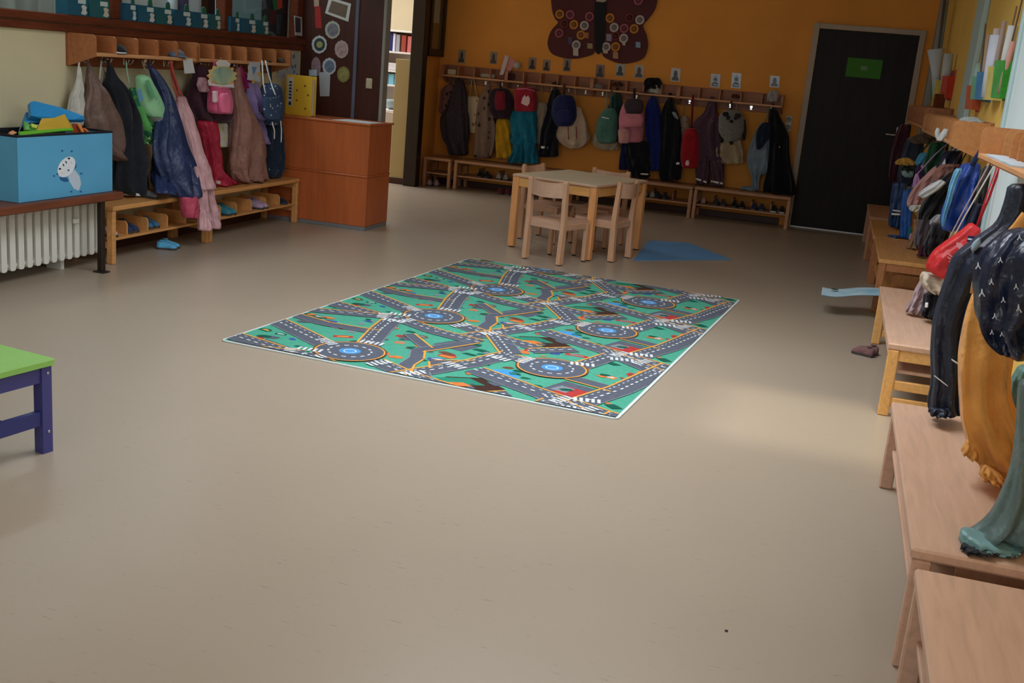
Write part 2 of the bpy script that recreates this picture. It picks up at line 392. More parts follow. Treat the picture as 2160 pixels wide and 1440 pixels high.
def bench(label, loc, rotz, L, n, zt, group, wood, D=.34, leg=None, rails=True, th=.03, shelf=.14, depth_in=0.0):
    t = thing('shoe_bench', label, 'bench', loc, rotz, group, local=True)
    lw = leg or wood
    part('seat_board', MB().box(0, L, -D, -.005, zt - th, zt, .006), wood, t)
    for x in (0.0, L - .035):
        for y in (-D + .006, -.055):
            part('leg', MB().box(x, x + .035, y, y + .048, 0, zt - th, .005), lw, t)
        if rails:
            part('end_rail', MB().box(x + .006, x + .028, -D + .054, -.055, zt - th - .05, zt - th, .003), lw, t)
            for zr in ([shelf - .045] if rails is True else rails):
                part('end_rail', MB().box(x + .006, x + .028, -D + .054, -.055, zr, zr + .043, .003), lw, t)
    part('lower_shelf', MB().box(.03, L - .03, -D + .03, -.03, shelf, shelf + .016, .003), wood, t)
    h = .085
    dv = [(0, 0), (-.23, 0), (-.23, h - .02), (-.222, h - .007), (-.21, h), (0, h)]
    me = tomesh('divider', MB().prism(dv, lambda u, w, tt: V((tt, u, w)), -.006, .006), wood)
    for i in range(1, n):
        inst('divider', me, t, (L * i / n, -.05, shelf + .016))
    return t
R90 = PI / 2
GR = 'coat racks with open pigeon holes'
rack('coat rack on the cream wall holding a black cap', (WL, 5.62, 0), R90, 1.085, 5, 1.237, GR, M_OAK, M_OAKD)
rack('coat rack on the cream wall beside the yellow binder, papers hanging from it', (WL, 6.715, 0), R90, 1.32, 6, 1.237, GR, M_OAK, M_OAKD)
LB = [-4.40, -3.64, -2.67, -1.73, -.645]
for i, lab in enumerate(('short coat rack at the corner end of the orange wall, above the floral overalls', 'coat rack on the orange wall above the red cube bag and teal trousers',
                         'coat rack on the orange wall above the pink backpack, with a black and white cap', 'coat rack on the orange wall nearest the dark brown door')):
    rack(lab, (LB[i], WB, 0), 0, LB[i + 1] - LB[i], (4, 5, 5, 5)[i], 1.215, GR, mat('rack_wood_far', (176, 122, 92), .5, .35, kind='wood', scale=5, stretch=(.8, 8, 8), amt=.12), mat('rack_back_far', (168, 112, 84), .5, .35, kind='wood', scale=5, stretch=(.8, 8, 8), amt=.12), D=.19)
M_RR = mat('rack_wood_right', (192, 132, 80), .5, .35, kind='wood', scale=5, stretch=(.8, 8, 8), amt=.12)
rack('near coat rack on the right wall, with a row of rounded dividers', (WR, 4.97, 0), -R90, 2.6, 13, 1.195, GR, M_RR, M_OAK, D=.2, ht=.13, rec=.085)
rack('middle coat rack on the right wall, showing its plain end panel', (WR, 8.75, 0), -R90, 2.45, 9, 1.19, GR, M_RR, M_OAK, D=.2, ht=.13)
rack('far coat rack on the right wall next to the dark brown door', (WR, 11.2, 0), -R90, 2.42, 9, 1.205, GR, M_OAK, M_OAKD, D=.2, ht=.16)
GB = 'low shoe benches along the walls'
bench('honey wood bench beside the radiator, under the navy overalls', (WL, 5.607, 0), R90, 1.08, 5, .36, GB, M_HONEY)
bench('honey wood bench between the radiator bench and the orange brown counter', (WL, 6.69, 0), R90, 1.31, 6, .36, GB, M_HONEY)
M_FARB = mat('bench_wood_far', (184, 138, 108), .5, .35, kind='wood', scale=5, stretch=(.8, 8, 8), amt=.12)
bench('very short bench in the corner beside the black post', (-4.46, WB, 0), 0, .33, 1, .325, GB, M_FARB, D=.42)
bench('wooden bench on the orange wall under the teal and yellow trousers', (-4.09, WB, 0), 0, 1.2, 5, .325, GB, M_FARB, D=.42)
bench('wooden bench on the orange wall behind the little table', (-2.75, WB, 0), 0, 1.33, 6, .33, GB, M_FARB, D=.42)
bench('wooden bench on the orange wall ending at the dark brown door', (-1.405, WB, 0), 0, .995, 5, .335, GB, M_FARB, D=.42)
bench('beech bench at the very front on the right, cut off by the picture edge', (WR, 2.58, 0), -R90, 1.3, 4, .325, GB, M_BEECHX, D=.43)
bench('beech bench on the right carrying the orange trousers and the teal trousers', (WR, 4.075, 0), -R90, 1.385, 5, .328, GB, M_BEECHX, D=.432, rails=False)
bench('bench on the right with open pine end rails facing the viewer', (WR, 6.6, 0), -R90, 1.56, 6, .34, GB, M_BEECHX, D=.415, leg=M_PINE, rails=(.045, .125), shelf=.20)
bench('brown bench on the right with the blue painted paper sticking out below it', (WR, 8.80, 0), -R90, 1.23, 5, .365, GB, M_HONEY, D=.40, leg=M_OAK)
bench('brown bench on the right with the blue overalls resting on it', (WR, 10.05, 0), -R90, 1.2, 5, .36, GB, M_HONEY, D=.41, leg=M_OAK)
bench('farthest bench on the right, next to the dark brown door', (WR, 11.32, 0), -R90, 1.22, 5, .38, GB, M_FARB, D=.42)
# ------------------------------------------------------------------ rug with the printed town
RUGO, RUGA = V((-2.700, 4.440, 0)), math.radians(-4.3)
RW, RL, RT = 1.985, 3.03, .008
t = thing('play_rug', 'teal and grey play rug printed with roads and roundabouts, on the floor', 'rug', RUGO, RUGA, local=True)
def rrect(x0, x1, y0, y1, r, n=5):
    o = []
    for cx, cy, a0 in ((x1 - r, y1 - r, 0), (x0 + r, y1 - r, 90), (x0 + r, y0 + r, 180), (x1 - r, y0 + r, 270)):
        for k in range(n + 1):
            a = math.radians(a0 + 90 * k / n); o.append((cx + r * math.cos(a), cy + r * math.sin(a)))
    return o
part('backing', MB().prism(rrect(0, RW, 0, RL, .03), lambda u, w, tt: V((u, w, tt)), .0005, RT - .001), pla((206, 214, 214), .8), t)
def clip(poly, x0, x1, y0, y1):
    for ax, lim, sgn in ((0, x0, 1), (0, x1, -1), (1, y0, 1), (1, y1, -1)):
        out = []
        for i in range(len(poly)):
            p, q = poly[i - 1], poly[i]; dp, dq = (p[ax] - lim) * sgn, (q[ax] - lim) * sgn
            if (dp >= 0) != (dq >= 0):
                s = dp / (dp - dq); out.append((p[0] + (q[0] - p[0]) * s, p[1] + (q[1] - p[1]) * s))
            if dq >= 0: out.append(q)
        poly = out
        if len(poly) < 3: return []
    return poly
RUGC = [(78, 160, 136), (90, 94, 108), (222, 160, 74), (212, 216, 220), (24, 88, 72), (176, 58, 58), (216, 120, 62), (74, 150, 214), (58, 84, 160), (66, 44, 38), (130, 138, 146), (110, 74, 60), (44, 132, 108)]
RUGM = [mat('rug_print_%d' % i, c, .9, .15, scale=60, amt=.10, bump=.15, bscale=300) for i, c in enumerate(RUGC)]
G_, RD, OR_, WH, DG, RE, OG, BL, NV, BR, GY, BN, MG = range(13)
RB = MB()
EDG = .014
def rp(poly, c, z=0):
    poly = clip([tuple(p) for p in poly], EDG, RW - EDG, EDG, RL - EDG)
    if len(poly) < 3: return
    RB.add([(x, y, ZC[0]) for x, y in poly], [list(range(len(poly)))], c)
ZC = [RT]
def lay(): ZC[0] += 1.3e-5          # every printed layer lies a hair above the one before
def rpl(poly, c, z=0): lay(); rp(poly, c)
def circ(c, r, n=28, k=1.0): return [(c[0] + r * math.cos(2 * PI * i / n), c[1] + k * r * math.sin(2 * PI * i / n)) for i in range(n)]
def strip(pl, w, c, z, off=0.0):
    pl = [V((p[0], p[1], 0)) for p in pl]
    for i in range(len(pl) - 1):
        d = (pl[i + 1] - pl[i]).normalized(); n = V((-d.y, d.x, 0))
        a, b_ = pl[i] + n * off, pl[i + 1] + n * off
        rp([(a + n * w / 2).xy, (b_ + n * w / 2).xy, (b_ - n * w / 2).xy, (a - n * w / 2).xy], c, z)
        lay()
        if i and w > .05: rp(circ(a.xy, w / 2, 12), c, z)
    lay()
def dashes(pl, w, ln, gap, c, z, off=0.0):
    for i in range(len(pl) - 1):
        a, b_ = V((*pl[i], 0)), V((*pl[i + 1], 0)); d = b_ - a; L = d.length; d.normalize(); n = V((-d.y, d.x, 0)); s = 0
        lay()
        while s < L - ln:
            p = a + d * s + n * off; q = p + d * ln
            rp([(p + n * w / 2).xy, (q + n * w / 2).xy, (q - n * w / 2).xy, (p - n * w / 2).xy], c, z); s += ln + gap
def zebra(c, ang, L=.13, Wd=.055, n=5):
    ca, sa = math.cos(ang), math.sin(ang); lay()
    for k in range(n):
        o = (k - (n - 1) / 2) * L / n
        q = [(o + e * L / n * .28, f * Wd / 2) for e, f in ((-1, -1), (1, -1), (1, 1), (-1, 1))]
        rp([(c[0] + x * ca - y * sa, c[1] + x * sa + y * ca) for x, y in q], WH, 9)
rp([(0, 0), (RW, 0), (RW, RL), (0, RL)], G_, 0); lay()
Z0 = ZC[0]
PER = .94
ROADS = [([(-.06, .52), (.44, .24)], .125), ([(.60, .36), (.50, .70), (.44, .98)], .115), ([(.76, .14), (1.0, .02), (1.30, -.06)], .11),
         ([(.93, -.08), (1.15, .39), (1.24, .68)], .115), ([(1.24, .68), (1.0, 1.04)], .115), ([(1.0, .79), (.90, .56), (.84, .44), (.90, .30), (.91, .18), (.95, .06)], .07),
         ([(1.20, .30), (1.60, .13), (2.02, -.02)], .125), ([(1.25, .63), (1.38, .60)], .10), ([(1.77, .06), (1.88, .42), (1.99, 1.0)], .125),
         ([(1.60, .68), (1.68, 1.0)], .11), ([(1.62, 1.05), (2.02, .78)], .11), ([(.44, .98), (.74, .84), (1.02, .78)], .11), ([(-.05, .80), (.44, .98)], .10),
         ([(0, .10), (.30, .02)], .12), ([(.0, .66), (.22, .60), (.52, .62)], .08), ([(1.05, .20), (1.0, .30), (1.16, .42)], .06), ([(1.30, .80), (1.48, .98)], .09), ([(1.86, .40), (1.62, .46)], .08), ([(.66, .70), (.86, .50)], .06)]
rr = random.Random(5)
blobs = []
for k in range(130):
    blobs.append((rr.uniform(.03, 1.95), rr.uniform(0, .94), rr.choice([DG, DG, DG, MG, DG, RE, OG, NV, BN, GY, RD, RD]), rr.uniform(.014, .055), rr.uniform(0, PI)))
for rep in range(-1, 4):
    dv = rep * PER; ZC[0] = Z0 + (rep % 2) * 6e-6
    S = lambda pl: [(x, y + dv) for x, y in pl]
    # squares, sites and ponds
    rpl(S([(.10, -.02), (.38, -.02), (.42, .07), (.16, .15)]), RD, 1)
    rpl(S([(1.12, .00), (1.38, -.02), (1.44, .10), (1.28, .20), (1.14, .12)]), BR, 1); rpl(S([(1.10, .08), (1.22, .02), (1.34, .10), (1.24, .16)]), MG, 2)
    rpl(S([(1.16, .03), (1.22, .00), (1.30, .05), (1.24, .08)]), OG, 3)
    rpl(S([(1.55, .16), (1.80, .12), (1.84, .34), (1.62, .40)]), RD, 1); rpl(S([(1.62, .20), (1.76, .17), (1.79, .29), (1.66, .32)]), RE, 2); rpl(S([(1.60, .24), (1.68, .22), (1.70, .30), (1.63, .32)]), GY, 3)
    rpl(circ((1.34, .34 + dv), .075, 16, .8), BL, 2); rpl(circ((1.40, .27 + dv), .04, 12), BL, 2)
    rpl(S([(.84, .60), (1.02, .56), (1.06, .72), (.90, .74)]), RD, 1)
    rpl(S([(.22, .05), (.36, .02), (.38, .07), (.25, .11)]), WH, 3); rpl(S([(.30, .045), (.37, .03), (.375, .05), (.31, .07)]), BL, 4)
    for x, y, w_, h_, c in ((.42, .44, .10, .05, RE), (.30, .60, .12, .05, RE), (.20, .66, .10, .06, NV), (.12, .72, .1, .04, BN), (1.00, .45, .08, .08, RE), (1.07, .38, .07, .06, OG),
                            (.98, .36, .09, .05, NV), (.70, .52, .05, .05, OG), (.66, .64, .08, .05, RE), (.74, .70, .06, .05, BN), (1.52, .88, .12, .05, RE), (1.60, .83, .06, .05, OG),
                            (1.42, .90, .06, .07, NV), (1.86, .70, .05, .10, RE), (1.78, .60, .06, .05, OG), (1.30, .82, .08, .05, RE), (1.20, .86, .06, .04, WH), (.06, .30, .07, .05, DG), (.16, .28, .06, .04, DG)):
        a = .5 * math.sin(x * 37 + y * 11)
        ca, sa = math.cos(a), math.sin(a)
        q = [(-w_ / 2, -h_ / 2), (w_ / 2, -h_ / 2), (w_ / 2, h_ / 4), (0, h_ / 2), (-w_ / 2, h_ / 4)]
        rpl([(x + p * ca - r_ * sa, y + dv + p * sa + r_ * ca) for p, r_ in q], c, 3)
        rpl([(x + .6 * p * ca - .4 * r_ * sa, y + dv + .6 * p * sa + .4 * r_ * ca) for p, r_ in q], (OR_, WH, BN, GY)[int(x * 10) % 4], 4)
    for x, y, c, s, a in blobs:
        n = 5 + int(s * 100) % 3
        rpl([(x + s * (.6 + .4 * ((i * 7) % 3) / 2) * math.cos(2 * PI * i / n + a), y + dv + .7 * s * (.6 + .4 * ((i * 5) % 3) / 2) * math.sin(2 * PI * i / n + a)) for i in range(n)], c, 2)
    # roads
    for pl, w_ in ROADS:
        strip(S(pl), w_, RD, 5)
    for pl, w_ in ROADS:
        strip(S(pl), .011, OR_, 6, w_ / 2)
        strip(S(pl), .006, GY, 6, -w_ / 2)
    for pl, w_ in ROADS:
        if w_ > .08: dashes(S(pl), .010, .026, .026, WH, 7); dashes(S(pl), .006, .018, .03, WH, 7, w_ * .3)
    for c in ((.592, .206), (1.496, .563)):
        c2 = (c[0], c[1] + dv)
        rpl(circ(c2, .178), BN, 6); rpl(circ(c2, .170), OR_, 7); rpl(circ(c2, .162), RD, 8); lay()
        for k in range(14):
            a = 2 * PI * k / 14; zb_ = [(c2[0] + r_ * math.cos(a + e), c2[1] + r_ * math.sin(a + e)) for r_, e in ((.098, -.11), (.098, .11), (.108, .11), (.108, -.11))]
            rp(zb_, WH, 9)
        rpl(circ(c2, .052), BL, 9); rpl(circ(c2, .032), WH, 10); rpl(circ(c2, .026), BL, 11)
    for c, a in (((.42, .29), 2.6), ((.60, .41), .1), ((.80, .11), 1.1), ((1.34, .61), 1.4), ((1.60, .72), .3), ((1.22, .56), -.3), ((.47, .90), .2), ((.52, .94), 1.2), ((.37, .96), 1.9), ((.43, 1.05), .2),
                 ((1.70, .10), 1.2), ((1.80, .16), .3), ((1.84, .02), 1.2), ((1.74, .0), .3), ((1.0, .06), 1.0), ((1.10, .30), -.4)):
        zebra((c[0], c[1] + dv), a)
part('print', RB, RUGM, t)
# ------------------------------------------------------------------ blue mat
c4 = [onz(*p, .004) for p in ((1338, 547), (1392, 513), (1452, 512), (1542, 547))]
mb_ = MB().quadflat([(c4[0].x, c4[0].y - .05, .0005), (c4[3].x, c4[3].y, .0005), (c4[2].x, c4[2].y, .0005), (-1.50, 9.5, .0005)], (0, 0, 1), .006)
single('floor_mat', mb_, mat('blue_mat', (92, 142, 190), .6, .3, scale=5, amt=.08), 'thin blue mat on the floor to the right of the little table', 'mat')

# ------------------------------------------------------------------ little table and chairs
TA = math.radians(-14.5); TH = .58
tc_ = (onz(1090, 366, TH) + onz(1195, 356, TH) + onz(1262, 393, TH) + onz(1362, 380, TH)) / 4
TLX, TLY = .745, .935
t = thing('play_table', 'small light wooden table with four chairs around it', 'table', (tc_.x, tc_.y, 0), TA, local=True)
part('table_top', MB().box(-TLX / 2, TLX / 2, -TLY / 2, TLY / 2, TH - .022, TH - .003, .006), M_BEECHX, t)
part('top_laminate', MB().prism(rrect(-TLX / 2 + .006, TLX / 2 - .006, -TLY / 2 + .006, TLY / 2 - .006, .01), lambda u, w, tt: V((u, w, tt)), TH - .003, TH), M_LAMINATE, t)
hx, hy = TLX / 2 - .03, TLY / 2 - .03
PINEV = mat('pine_leg_wood', (226, 160, 104), .45, .4, kind='wood', scale=5, stretch=(9, 9, .9), amt=.1)
for sx in (-1, 1):
    for sy in (-1, 1):
        lg = part('leg', MB().prism([(sx * hx + a, sy * hy + c) for a, c in ((-.028, -.02), (-.02, -.028), (.02, -.028), (.028, -.02), (.028, .02), (.02, .028), (-.02, .028), (-.028, .02))], lambda u, w, tt: V((u, w, tt)), .01, TH - .022), PINEV, t)
        part('glide', MB().lathe((sx * hx, sy * hy, 0), [(.016, 0), (.02, .004), (.02, .011)], 10), M_BLACKRUB, lg)
for sy in (-1, 1): part('apron', MB().box(-hx + .028, hx - .028, sy * (hy + .004) - .011, sy * (hy + .004) + .011, TH - .095, TH - .022, .003), M_PINE, t)
for sx in (-1, 1): part('apron', MB().box(sx * (hx + .004) - .011, sx * (hx + .004) + .011, -hy + .028, hy - .028, TH - .095, TH - .022, .003), M_PINE, t)
BV = mat('beech_upright', (208, 162, 130), .45, .4, kind='wood', scale=5, stretch=(9, 9, .9), amt=.1)
def chair(label, loc, rotz):          # seat faces local +y, backrest on local -y
    t = thing('child_chair', label, 'chair', loc, rotz, 'children\'s wooden chairs at the little table', local=True)
    Wd, Dp, SH, BH = .35, .34, .315, .62
    part('seat', MB().prism(rrect(-Wd / 2 + .012, Wd / 2 - .012, -Dp / 2 + .02, Dp / 2 + .01, .02), lambda u, w, tt: V((u, w, tt - .012 * (1 - (2 * u / Wd) ** 2) * 0)), SH - .014, SH), M_BEECHX, t)
    for s in (-1, 1):
        x = s * (Wd / 2 - .018)
        prof = [(-Dp / 2 - .028, .008), (-Dp / 2 + .022, .008), (-Dp / 2 + .026, SH), (-Dp / 2 + .004, BH - .02), (-Dp / 2 - .004, BH), (-Dp / 2 - .018, BH), (-Dp / 2 - .026, BH - .018), (-Dp / 2 - .014, SH)]
        lg = part('back_leg', MB().prism(prof, lambda u, w, tt: V((tt, u, w)), x - .017, x + .017), BV, t)
        part('glide', MB().lathe((x, -Dp / 2 - .003, 0), [(.013, 0), (.016, .003), (.016, .009)], 8), M_BLACKRUB, lg)
        lg = part('front_leg', MB().box(x - .016, x + .016, Dp / 2 - .035, Dp / 2 + .0, .008, SH - .014, .004), BV, t)
        part('glide', MB().lathe((x, Dp / 2 - .018, 0), [(.013, 0), (.016, .003), (.016, .009)], 8), M_BLACKRUB, lg)
        part('side_rail', MB().box(x - .011, x + .011, -Dp / 2 + .022, Dp / 2 - .035, SH - .06, SH - .014, .003), M_BEECH, t)
    part('front_rail', MB().box(-Wd / 2 + .036, Wd / 2 - .036, Dp / 2 - .03, Dp / 2 - .01, SH - .06, SH - .014, .003), M_BEECHX, t)
    part('rear_rail', MB().box(-Wd / 2 + .036, Wd / 2 - .036, -Dp / 2 - .002, -Dp / 2 + .02, SH - .06, SH - .014, .003), M_BEECHX, t)
    rs = []                                   # curved back board
    for i in range(9):
        u = -1 + i / 4; x = u * (Wd / 2 - .034); y = -Dp / 2 - .012 - .032 * (1 - u * u)
        sag = .012 * (1 - u * u)
        rs.append([V((x, y - .006, BH - .125 - sag * .6)), V((x, y + .006, BH - .125 - sag * .6)), V((x, y + .002, BH - .012 - sag)), V((x, y - .010, BH - .012 - sag))])
    part('backrest', MB().rings(rs, smooth=False), M_BEECHX, t)
    return t
chair('wooden child chair in front of the table, its back to the viewer', (-1.945, 7.90, 0), math.radians(-20))
chair('wooden child chair at the right side of the table, partly hidden by it', (-1.69, 8.33, 0), math.radians(76))
chair('wooden child chair at the left side of the table, only its top showing above', (-2.26, 8.80, 0), math.radians(-104))
chair('wooden child chair behind the table, facing the viewer', (-1.865, 8.93, 0), math.radians(167))

# ------------------------------------------------------------------ green and purple table
GZ = .325
e = onz(120, 757, GZ); f1 = onz(0, 726, GZ); f2 = onz(0, 795, GZ)
ga = math.atan2((f1 - e).y, (f1 - e).x)
t = thing('step_stool', 'green topped purple low table at the left edge of the picture', 'table', (e.x, e.y, 0), 0)
u_ = (f1 - e).normalized(); v_ = V((-u_.y, u_.x, 0))
if v_.dot(f2 - e) < 0: v_ = -v_
GL, GW = .62, .40
def gp(a, c, z): return V((e.x, e.y, 0)) + u_ * a + v_ * c + V((0, 0, z))
part('table_top', MB().prism(rrect(0, GL, 0, GW, .018), lambda u, w, tt: gp(u, w, tt), GZ - .018, GZ), pla((136, 188, 90), .45), t)
PUR = pla((62, 62, 128), .45); PURD = pla((44, 50, 116), .45)
def gbox(a0, a1, c0, c1, z0, z1): return MB().prism([(a0, c0), (a1, c0), (a1, c1), (a0, c1)], lambda u, w, tt: gp(u, w, tt), z0, z1)
for a in (.012, GL - .052):
    for c in (.012, GW - .052):
        lg = part('leg', gbox(a, a + .04, c, c + .04, 0, GZ - .018), PUR, t)
        for z in (.075, .28): part('screw', MB().lathe(gp(a - .0005, c + .016, z), [(.001, .003), (.005, .002), (.006, 0)][::-1], 8, axis=-u_), M_METAL, lg)
for c in (.018, GW - .046): part('apron', gbox(.05, GL - .05, c, c + .02, GZ - .075, GZ - .018), PUR, t)
for a in (.018, GL - .046):
    part('apron', gbox(a, a + .02, .05, GW - .05, GZ - .075, GZ - .018), PUR, t)
    part('stretcher', gbox(a, a + .02, .05, GW - .05, .10, .15), PURD, t)
part('stretcher', gbox(.04, GL - .04, GW / 2 - .01, GW / 2 + .01, .10, .15), PURD, t)

# ------------------------------------------------------------------ radiator, its ledge, blue toy box
LZ = .468
t = thing('radiator', 'white ribbed radiator under the dark wooden ledge', 'radiator', (-4.24, 4.6, 0))
b = MB()
rib = MB()
rib.prism(rrect(-.021, .021, 0, .33, .014, 4), lambda u, w, tt: V((tt, u, w)), -.028, .028, smooth=False)
me = tomesh('rib', rib, M_RAD)
for k in range(27):
    y = 5.55 - k * .066
    inst('rib', me, t, (-.01, y - 4.6, .075))
part('pipe', MB().tube([(-4.25, 3.7, .10), (-4.25, 5.6, .10)], .014).tube([(-4.25, 3.7, .375), (-4.25, 5.6, .375)], .014), M_RAD, t)
part('support', MB().box(-4.40, -4.3, 4.2, 4.23, 0, .3), M_RAD, t)
part('support', MB().box(-4.40, -4.3, 5.3, 5.33, 0, .3), M_RAD, t)
part('valve', MB().box(-4.215, -4.195, 5.30, 5.34, .285, .315, .004), M_RAD, t)
t = thing('window_ledge', 'dark brown wooden ledge over the radiator, carrying the blue box', 'ledge', (-4.27, 4.5, 0))
part('board', MB().box(WL, -4.052, 3.2, 5.565, LZ - .045, LZ, .008), mat('ledge_wood', (112, 60, 38), .45, .4, kind='wood', scale=5, stretch=(9, .9, 9), amt=.2), t)
part('post', MB().box(-4.10, -4.066, 5.37, 5.405, .006, LZ - .045, .003), M_BLACKWOOD, t)
part('foot', MB().box(-4.12, -4.045, 5.355, 5.42, 0, .008, .002), M_BLACKRUB, t)
part('post', MB().box(-4.10, -4.066, 3.4, 3.435, 0, LZ - .045, .003), M_BLACKWOOD, t)

BX = onx(40, 427, -4.10); BX1 = -4.105; BX0 = -4.44; BY0, BY1 = 4.745, 5.525; BZ0, BZ1 = LZ + .001, .815
t = thing('toy_box', 'light blue fabric toy box with a white animal astronaut picture, full of toys', 'box', (-4.27, 5.13, BZ0))
BLU = mat('box_blue', (92, 166, 208), .75, .2, scale=5, amt=.03); BLK = mat('box_binding', (30, 30, 38), .8, .2, scale=6, amt=.1)
b = MB()
for x0, x1, y0, y1 in ((BX0, BX0 + .012, BY0, BY1), (BX1 - .012, BX1, BY0, BY1), (BX0 + .012, BX1 - .012, BY0, BY0 + .012), (BX0 + .012, BX1 - .012, BY1 - .012, BY1)):
    b.box(x0, x1, y0, y1, BZ0, BZ1, .002)
b.box(BX0 + .012, BX1 - .012, BY0 + .012, BY1 - .012, BZ0, BZ0 + .01)
part('body', b, BLU, t)
b = MB()
for x0, x1, y0, y1 in ((BX0 - .002, BX0 + .014, BY0 - .002, BY1 + .002), (BX1 - .014, BX1 + .0015, BY0 - .002, BY1 + .002), (BX0 + .014, BX1 - .014, BY0 - .002, BY0 + .014), (BX0 + .014, BX1 - .014, BY1 - .014, BY1 + .002)):
    b.box(x0, x1, y0, y1, BZ1 - .004, BZ1 + .008, .002)
b.box(BX0 + .013, BX0 + .016, BY0 + .012, BY1 - .012, BZ0 + .02, BZ1)
part('rim', b, BLK, t)
# printed picture, flat on the front
def dec(pts, mi, lift, B): B.add([(BX1 + .0006 + lift * .0004, p.y, p.z) for p in (onx(x, y, BX1) for x, y in pts)], [list(range(len(pts)))], mi)
def ell(cx, cy, a, b_, rot, n=24): return [(cx + a * math.cos(k * 2 * PI / n) * math.cos(rot) - b_ * math.sin(k * 2 * PI / n) * math.sin(rot), cy + a * math.cos(k * 2 * PI / n) * math.sin(rot) + b_ * math.sin(k * 2 * PI / n) * math.cos(rot)) for k in range(n)]
B = MB()
dec(ell(152, 344, 13, 7, 1.0), 1, 0, B); dec(ell(135, 378, 10, 5, .3), 1, 0, B)
dec([(142, 366), (158, 358), (168, 372), (171, 388), (166, 402), (156, 398), (146, 382)], 2, 0, B)
dec(ell(140, 352, 24, 16, -.98), 0, 1, B)
for x, y, a in ((145, 334, 2.6), (126, 356, 2.6)): dec(ell(x, y, a, a * .8, 0), 3, 2, B)
for x, y in ((139, 342), (133.5, 348)): dec(ell(x, y, 3.2, 1.3, 1.1), 3, 2, B)
dec(ell(144, 359, 2, 2, 0), 1, 2, B); dec(ell(150, 343, 1.6, 1.2, 0), 4, 2, B); dec(ell(130, 365, 1.6, 1.2, 0), 4, 2, B)
for x, y in ((151, 319), (114, 371), (171, 366), (131, 318), (170, 404), (150, 404), (121, 367)): dec(ell(x, y, 2.6, 2.0, 0, 8), 1, 0, B)
part('picture', B, [pap((226, 232, 240)), pap((44, 96, 150)), pap((190, 206, 222)), pap((30, 40, 64)), pap((220, 170, 180))], t)
# the toys that stick out of the box
def slab(pts, depth, th, name, label, m_, cat='toy', x=-4.27, nrm=(.75, -.2, .6)):
    n = V(nrm).normalized(); ps = [onx(px, py, x + dx) for px, py, dx in pts]
    return single(name, MB().quadflat(ps, n, th), m_, label, cat, 'toys heaped in the blue box')
slab([(58, 222, -.06), (66, 219, -.06), (120, 232, .0), (170, 250, .06), (174, 258, .06), (150, 258, .05), (118, 262, .02), (90, 258, 0), (60, 250, -.02)], .1, .03, 'toy_tray', 'bright blue plastic tray on top of the toys in the box', pla((40, 140, 205), .3))
slab([(52, 240, -.08), (66, 246, -.05), (86, 252, -.03), (84, 262, -.02), (62, 262, -.02), (44, 268, -.05), (38, 280, -.05)], .1, .02, 'toy_scoop', 'darker blue plastic scoop leaning at the left of the toys', pla((50, 136, 190), .3))
slab([(86, 252, .03), (112, 251, .05), (134, 243, .06), (151, 270, .08), (146, 274, .09), (72, 284, .06), (80, 266, .04)], .1, .012, 'toy_roof', 'ochre yellow plastic toy piece among the blue and green ones', pla((200, 160, 44), .45))
slab([(38, 280, .10), (130, 273, .12), (151, 272, .12), (153, 277, .12), (130, 278, .12), (40, 288, .10)], .1, .012, 'toy_bar', 'long lime green toy bar along the front of the box', pla((120, 200, 60), .4))
slab([(48, 258, .0), (58, 264, .02), (78, 276, .05), (70, 278, .05), (50, 276, .02)], .1, .014, 'toy_leaf', 'small green toy piece left of the ochre one', pla((80, 160, 50), .4))
slab([(64, 262, .04), (78, 266, .05), (76, 272, .06), (66, 270, .05)], .1, .01, 'toy_tab', 'pale yellow green toy tab beside the ochre piece', pla((190, 210, 90), .4))
slab([(152, 262, .05), (163, 264, .06), (178, 281, .07), (172, 283, .08), (150, 282, .08)], .1, .012, 'toy_brick', 'rust red toy piece at the right of the lime bar', pla((150, 60, 30), .45))
slab([(162, 263, .08), (166, 262, .08), (176, 279, .10), (172, 281, .10)], .1, .01, 'toy_stick', 'orange toy stick over the rust red piece', pla((230, 140, 70), .45))
slab([(172, 272, .09), (178, 272, .09), (186, 278, .10), (183, 281, .10)], .1, .01, 'toy_ring', 'small orange toy piece nearest the right corner of the box', pla((206, 110, 60), .45))
slab([(16, 282, .06), (24, 278, .06), (33, 283, .08), (20, 289, .08)], .1, .016, 'toy_ball', 'small orange toy at the left corner of the box', pla((200, 130, 80), .45))
# what fills the box under them
single('toy_heap', MB().box(BX0 + .02, BX1 - .02, BY0 + .02, BY1 - .02, BZ0 + .012, BZ1 - .04, .05), pla((46, 44, 52), .7), 'dark heap of toys filling the blue box below the coloured pieces', 'toys')

# ------------------------------------------------------------------ counter with binder and paper
CX0, CX1, CY0, CY1, CZ = WL + .005, -3.578, 8.02, 8.47, .852
t = thing('counter', 'orange brown wooden counter standing against the dark brown partition', 'counter', (-4.0, 8.25, 0))
part('plinth', MB().box(CX0 + .01, CX1 - .004, CY0 + .004, CY1, 0, .03, .002), M_GREY, t)
part('lower_cabinet', MB().box(CX0, CX1, CY0, CY1, .03, .425, .004), M_COUNTER, t)
part('ridge', MB().box(CX0 - .0, CX1 + .006, CY0 - .006, CY1, .425, .441, .004), M_COUNTER, t)
part('upper_cabinet', MB().box(CX0, CX1, CY0, CY1, .441, CZ - .018, .004), M_COUNTER, t)
part('top', MB().box(CX0, CX1 + .008, CY0 - .008, CY1 + .02, CZ - .018, CZ, .004), M_COUNTER, t)
t = thing('binder', 'yellow ring binder standing on the counter', 'binder', (-4.30, 8.25, CZ))
YEL = pla((222, 178, 48), .5)
